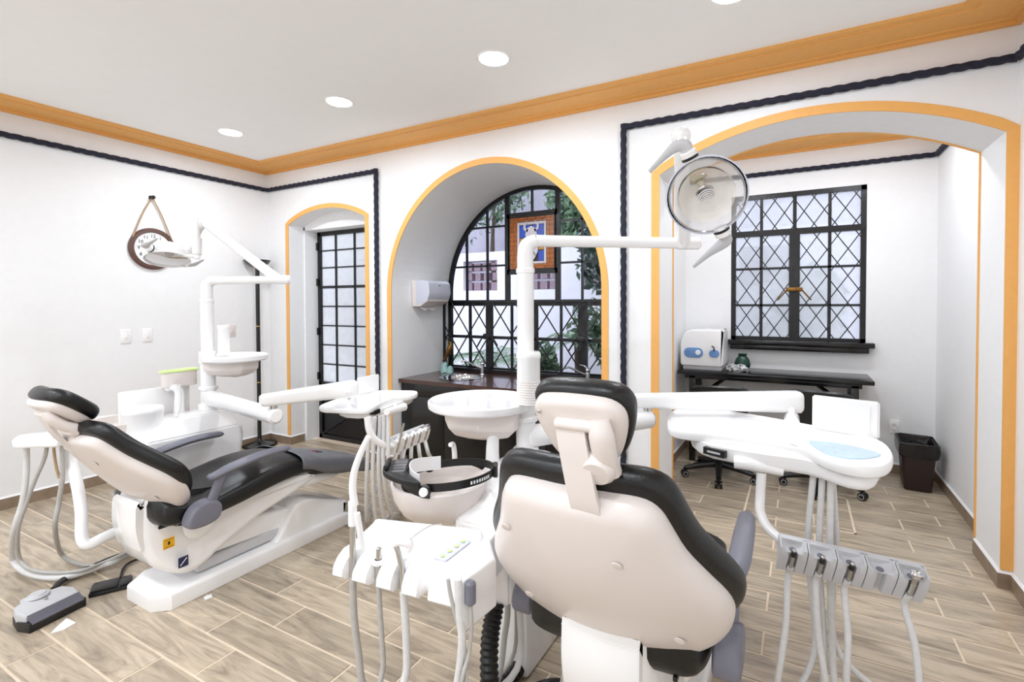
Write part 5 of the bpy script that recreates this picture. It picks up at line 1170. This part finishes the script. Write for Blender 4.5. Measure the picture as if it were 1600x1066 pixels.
# office chairs
def office_chair(x, y, rz, label, arms=True):
    t = thing('office_chair', label, 'office chair', (x, y, 0), rz)
    bm = B(); cyl(bm, (0, 0, .10), (0, 0, .44), .025, 16); cyl(bm, (0, 0, .08), (0, 0, .15), .045, 16, bev=.008); obj('gas_column', bm, 'black', t)
    for k in range(5):
        a = 2*PI*k/5+.3; d = Vector((cos(a), sin(a), 0))
        bm = B(); tube(bm, [d*.03+Vector((0, 0, .115)), d*.16+Vector((0, 0, .10)), d*.285+Vector((0, 0, .075))], [.03, .026, .02], 10, 4); lg = obj('leg', bm, 'black', t)
        n_ = Vector((-d.y, d.x, 0)); p = d*.29+Vector((0, 0, .03))
        bm = B(); cyl(bm, p-n_*.03, p-n_*.008, .03, 18, bev=.004); cyl(bm, p+n_*.008, p+n_*.03, .03, 18, bev=.004); cyl(bm, p-n_*.01, p+n_*.01, .012, 8); cyl(bm, p+Vector((0, 0, .01)), p+Vector((0, 0, .05)), .012, 8); ca_ = obj('castor', bm, 'black', lg)
        bm = B(); 
        for s_ in (-1, 1): lathe(bm, [(.016, .001), (.018, .0025), (.02, .001)], p+n_*s_*.0305, 18, n_*s_)
        obj('castor_ring', bm, 'lightgrey', lg)
    bm = B(); slab(bm, [(p.x, p.y) for p in catmull([(-.22, -.2, 0), (.0, -.235, 0), (.22, -.2, 0), (.24, 0, 0), (.21, .2, 0), (0, .23, 0), (-.21, .2, 0), (-.24, 0, 0)], 4, closed=True)], .44, .50, .02, .025); obj('seat', bm, 'black', t)
    bm = B(); tube(bm, [(0, .18, .43), (0, .27, .46), (0, .285, .58), (0, .27, .7)], [.02, .022, .02, .016], 10, 5); obj('back_stem', bm, 'black', t)
    zt2 = .83
    bm = B(); rings = []
    for k in range(13):
        u = -1+k/6; x_ = u*.215; yb = .26-.045*(u*u); zt3 = zt2-.018*u*u*u*u-.01; rings.append([Vector((x_, yb-.012, .55)), Vector((x_, yb+.02, .55)), Vector((x_, yb+.035, zt3)), Vector((x_, yb+.02, zt3+.012)), Vector((x_, yb, zt3+.004))])
    loft(bm, rings); obj('backrest', bm, 'black', t)
    for k in range(9):
        bm = B(); z_ = .58+k*.026; pts = [(u*.2, .245-.045*u*u+(z_-.55)*.05, z_) for u in (-1, -.5, 0, .5, 1)]; tube(bm, pts, .005, 6, 3); obj('mesh_rib', bm, 'grey', t)
    if arms:
        for s_ in (-1, 1): bm = B(); tube(bm, [(s_*.2, .05, .46), (s_*.28, .04, .5), (s_*.28, .03, .62), (s_*.27, -.1, .66), (s_*.27, .12, .665)], [.014, .014, .014, .018, .018], 8, 5); obj('armrest', bm, 'black', t)
    return t
office_chair(-.60, 4.52, radians(188), 'black office swivel chair at the left of the alcove table', arms=False)
office_chair(.18, 4.62, radians(172), 'black office swivel chair at the right of the alcove table, partly behind the long tray', arms=False)
# waste bin
t = thing('waste_bin', 'brown plastic waste bin with a black bag in the alcove corner', 'waste bin', (.85, 5.02, 0), radians(-3))
bm = B(); 
def rr(hx_, hy_, r_, z_): return [Vector((p[0], p[1], z_)) for p in rrect(-hx_, hx_, -hy_, hy_, r_, 4)]
loft(bm, [rr(.085, .12, .02, 0), rr(.09, .125, .022, .01), rr(.115, .16, .028, .36), rr(.122, .168, .03, .365), rr(.122, .168, .03, .38), rr(.112, .158, .028, .38), rr(.082, .115, .02, .02)], (True, True)); obj('bin', bm, 'brown', t)
bm = B(); rings = []
for j, (hx2, hy2, z_) in enumerate(((.126, .172, .28), (.132, .178, .33), (.131, .177, .385), (.12, .165, .392), (.108, .15, .34), (.095, .135, .2))):
    rings.append([p+Vector((random.uniform(-.004, .004), random.uniform(-.004, .004), random.uniform(-.012, .012) if j in (0, 4, 5) else random.uniform(-.003, .003))) for p in rr(hx2, hy2, .03, z_)])
loft(bm, rings, (False, True)); bg_ = obj('bin_bag', bm, 'bag', t); bg_['label'] = 'shiny black bag folded over the rim'
# floor hatch outline
bm = B()
hxa, hxb, hya, hyb = -.345, .34, 3.80, 4.48
for a, b, c, d in ((hxa, hxb, hya, hya+.014), (hxa, hxb, hyb-.014, hyb), (hxa, hxa+.014, hya, hyb), (hxb-.014, hxb, hya, hyb)): box(bm, a, b, c, d, -.002, .0015)
o = obj('hatch_frame', bm, 'grout', floor)
# ================================================================== FLOOR THINGS at the left
cp = (AZ(65, 965, 0)+AZ(70, 925, .05))/2
t = thing('foot_pedal', 'large grey foot control with black tread in front of the left chair', 'foot pedal', (-3.21, .97, 0), radians(101)); t.scale = (.8, .72, 1.25)
R_ = 1
bm = B(); P = [(-.13, -.10), (.13, -.10), (.145, -.03), (.12, .05), (.075, .07), (.06, .12), (-.06, .12), (-.075, .07), (-.12, .05), (-.145, -.03)]
slab(bm, P, .03, .07, .004, .012, place=lambda u, v, w_: Vector((u, v, w_+(.0 if v > 0 else v*.15)))); obj('body', bm, 'lightgrey', t)
bm = B(); slab(bm, [(-.14, -.15), (.14, -.15), (.15, -.05), (.12, .06), (.0, .1), (-.12, .06), (-.15, -.05)], 0, .034, .004, .004); obj('base', bm, 'black', t)
for k in range(6): bm = B(); y_ = -.105-.0085*k; z_ = .052-.004*k; cyl(bm, (-.128, y_, z_), (.128, y_, z_), .005, 8); obj('tread_rib', bm, 'grey', t)
for k, (r_, z_) in enumerate(((.056, .074), (.042, .080))): bm = B(); lathe(bm, [(.001, .006), (r_-.006, .006), (r_, 0)], (0, .06, z_-.004), 28); obj('press_disc', bm, 'lightgrey', t)
bm = B(); lathe(bm, [(.001, .004), (.008, .003), (.01, 0)], (0, -.02, .068), 12); obj('bolt', bm, 'steel', t)
t = thing('foot_switch', 'small black foot switch beside the left chair base', 'foot pedal', AZ(174, 920, 0), radians(-28))
bm = B(); box(bm, -.055, .055, -.085, .085, .0, .022, .006); obj('base', bm, 'black', t)
bm = B(); box(bm, -.05, .05, -.078, .03, .022, .032, .004); obj('rocker', bm, 'black', t)
bm = B(); box(bm, -.05, .05, .04, .08, .022, .03, .004); obj('rear_pad', bm, 'black', t)
hose('cable', [AZ(188, 903, .01), AZ(193, 888, .01), AZ(205, 878, .01), AZ(225, 872, .01), AZ(262, 866, .01)], .006, 'black', 'thin black cable from the small foot switch', cat='cable')
hose('cable', [AZ(84, 922, .03), AZ(92, 912, .03), AZ(105, 903, .02), AZ(140, 888, .02), AZ(190, 868, .02), AZ(235, 858, .02)], .016, 'black', 'thick black cable from the large grey foot control', cat='cable')
bm = B(); P = [AZ(x, y, 0) for x, y in ((78, 993), (84, 985), (104, 967), (119, 974), (100, 985), (82, 990))]; slab(bm, [(p.x, p.y) for p in P], .0005, .0035); tag(obj('paper_scrap', bm, 'paper'), 'torn white paper scrap tucked under the large grey foot control', 'paper')
bm = B(); P = [AZ(x, y, 0) for x, y in ((318, 935), (330, 930), (332, 934), (321, 939))]; slab(bm, [(p.x, p.y) for p in P], .0005, .006); tag(obj('paper_scrap', bm, 'paper'), 'tiny white scrap on the floor by the left chair base', 'paper')
# ================================================================== COURTYARD outside the arched window
bm = B(); box(bm, -14, 4, 4.5, 14, -.2, -.1); gr_ = struct('courtyard_ground', bm, 'out_ground')
bm = B(); box(bm, -12, .5, 7.6, 7.9, -.1, 1.75); box(bm, -12, .5, 7.6, 7.9, 1.75+.55, 2.45)
lw = struct('courtyard_wall', bm, 'out_wall')
xx = -12
while xx < .4: bm = B(); box(bm, xx, xx+.45, 7.6, 7.9, 1.75, 2.3); obj('wall_pier', bm, 'out_wall', lw); xx += 1.2
nb = 0; xx = -11.55
while xx < .4 and nb < 250:
    for j in range(3):
        for i in range(4): bm = B(); box(bm, xx+i*.19+(.03 if j % 2 else 0), xx+i*.19+.14, 7.68, 7.8, 1.76+j*.18, 1.76+j*.18+.14); obj('lattice_block', bm, 'out_brick', lw); nb += 1
    xx += 1.2
bm = B(); box(bm, -14, 2, 10.4, 10.7, -.1, 4.6); struct('neighbour_wall', bm, 'out_grey')
def leaves(bm, centre, rad, n, size, squash=(1, 1, 1)):
    c = Vector(centre)
    for _ in range(n):
        d = Vector((random.gauss(0, 1), random.gauss(0, 1), random.gauss(0, 1))).normalized()*rad*random.random()**.45
        p = c+Vector((d.x*squash[0], d.y*squash[1], d.z*squash[2])); s = size*random.uniform(.6, 1.3)
        u = Vector((random.gauss(0, 1), random.gauss(0, 1), random.gauss(0, 1))).normalized(); v = u.cross(Vector((random.random(), random.random(), random.random()))).normalized()
        vs = [bm.verts.new(q) for q in (p-u*s, p+v*s*.45, p+u*s, p-v*s*.45)]; bm.faces.new(vs)
def tree(name, x, y, h, r, label, m, n=2600, size=.09, blobs=6):
    t = thing(name, label, 'tree' if h > 2 else 'shrub', (x, y, -.1))
    bm = B(); tube(bm, [(0, 0, 0), (.05, .02, h*.3), (-.03, 0, h*.6), (.04, 0, h*.85)], [.09, .07, .05, .02], 8, 4); obj('trunk', bm, 'bark', t)
    bm = B()
    for k in range(blobs): leaves(bm, (random.uniform(-r, r)*.6, random.uniform(-r, r)*.5, h*(.55+.4*random.random())), r*.62, n//blobs, size)
    f_ = obj('foliage', bm, m, t); f_['kind'] = 'stuff'; return t
tree('tree', -2.2, 6.4, 3.4, .85, 'dense dark tree outside the right half of the arched window', 'leaf2', 4200)
tree('tree', -3.6, 9.1, 4.2, .9, 'pale leafy tree beyond the courtyard wall, seen at the top of arched window', 'leaf', 3200)
tree('tree', -5.9, 9.2, 4.6, 1.0, 'loose branch of a tree at the upper left of the arched window', 'leaf', 900)
tree('shrub', -1.9, 5.9, 1.5, .55, 'leafy shrub low outside the right half of the arched window', 'leaf', 1800, .07)
tree('shrub', -2.75, 5.3, 1.1, .3, 'green shrub behind the white pole outside the window', 'leaf', 900, .06)
def palm(x, y, h, n, L, label):
    t = thing('palm_plant', label, 'palm', (x, y, -.1))
    bm = B(); tube(bm, [(0, 0, 0), (.02, 0, h*.5), (0, 0, h)], [.06, .05, .04], 8, 3); obj('trunk', bm, 'bark', t)
    for k in range(n):
        a = 2*PI*k/n+random.uniform(-.2, .2); el = random.uniform(.2, 1.1); d = Vector((cos(a), sin(a), 0)); pts = [Vector((0, 0, h))+d*(L*s*cos(el*.6))+Vector((0, 0, L*(s*sin(el)-.75*s*s))) for s in (0, .25, .5, .75, 1)]
        bm = B(); q = catmull(pts, 5); tube(bm, q, .008, 5, 0)
        for i in range(3, len(q)):
            T = (q[i]-q[i-1]).normalized(); sd = T.cross(Vector((0, 0, 1))).normalized(); ll = L*.34*sin(PI*min(1, i/len(q)*.9+.1))
            for s_ in (-1, 1):
                e_ = q[i]+(sd*s_*.85+T*.6).normalized()*ll-Vector((0, 0, ll*.25)); m_ = q[i].lerp(e_, .4)
                bm.faces.new([bm.verts.new(v) for v in (q[i], m_+T*.014, e_, m_-T*.014)])
        obj('frond', bm, 'palm', t)
palm(-3.85, 6.0, .75, 13, .95, 'feathery palm outside the left half of the arched window')
palm(-2.95, 6.9, 1.0, 9, .6, 'second palm with narrow fronds outside the middle of the arched window')
# garden seen through the obscure panes of the alcove window
bm = B(); box(bm, -1.6, 3.2, 8.0, 8.2, -.1, 2.6); struct('garden_wall', bm, 'out_wall')
tree('shrub', .0, 6.6, 1.9, .6, 'blurred shrub behind the square lattice window', 'leaf', 1200, .08)
# two unseen lights added under the alcove ceiling to brighten the alcove
for k, (x, y) in enumerate(((-.5, 4.35), (.5, 4.35))):
    area('alcove_fill', (x, y, CEIL-.022), .13, SPOT_W*.7)
    o = copy_tree(proto); o.location = (x, y, CEIL); o['label'] = ('added ceiling light brightening the alcove, left of its middle', 'added ceiling light brightening the alcove, right of its middle')[k]; o['group'] = 'added alcove lights'
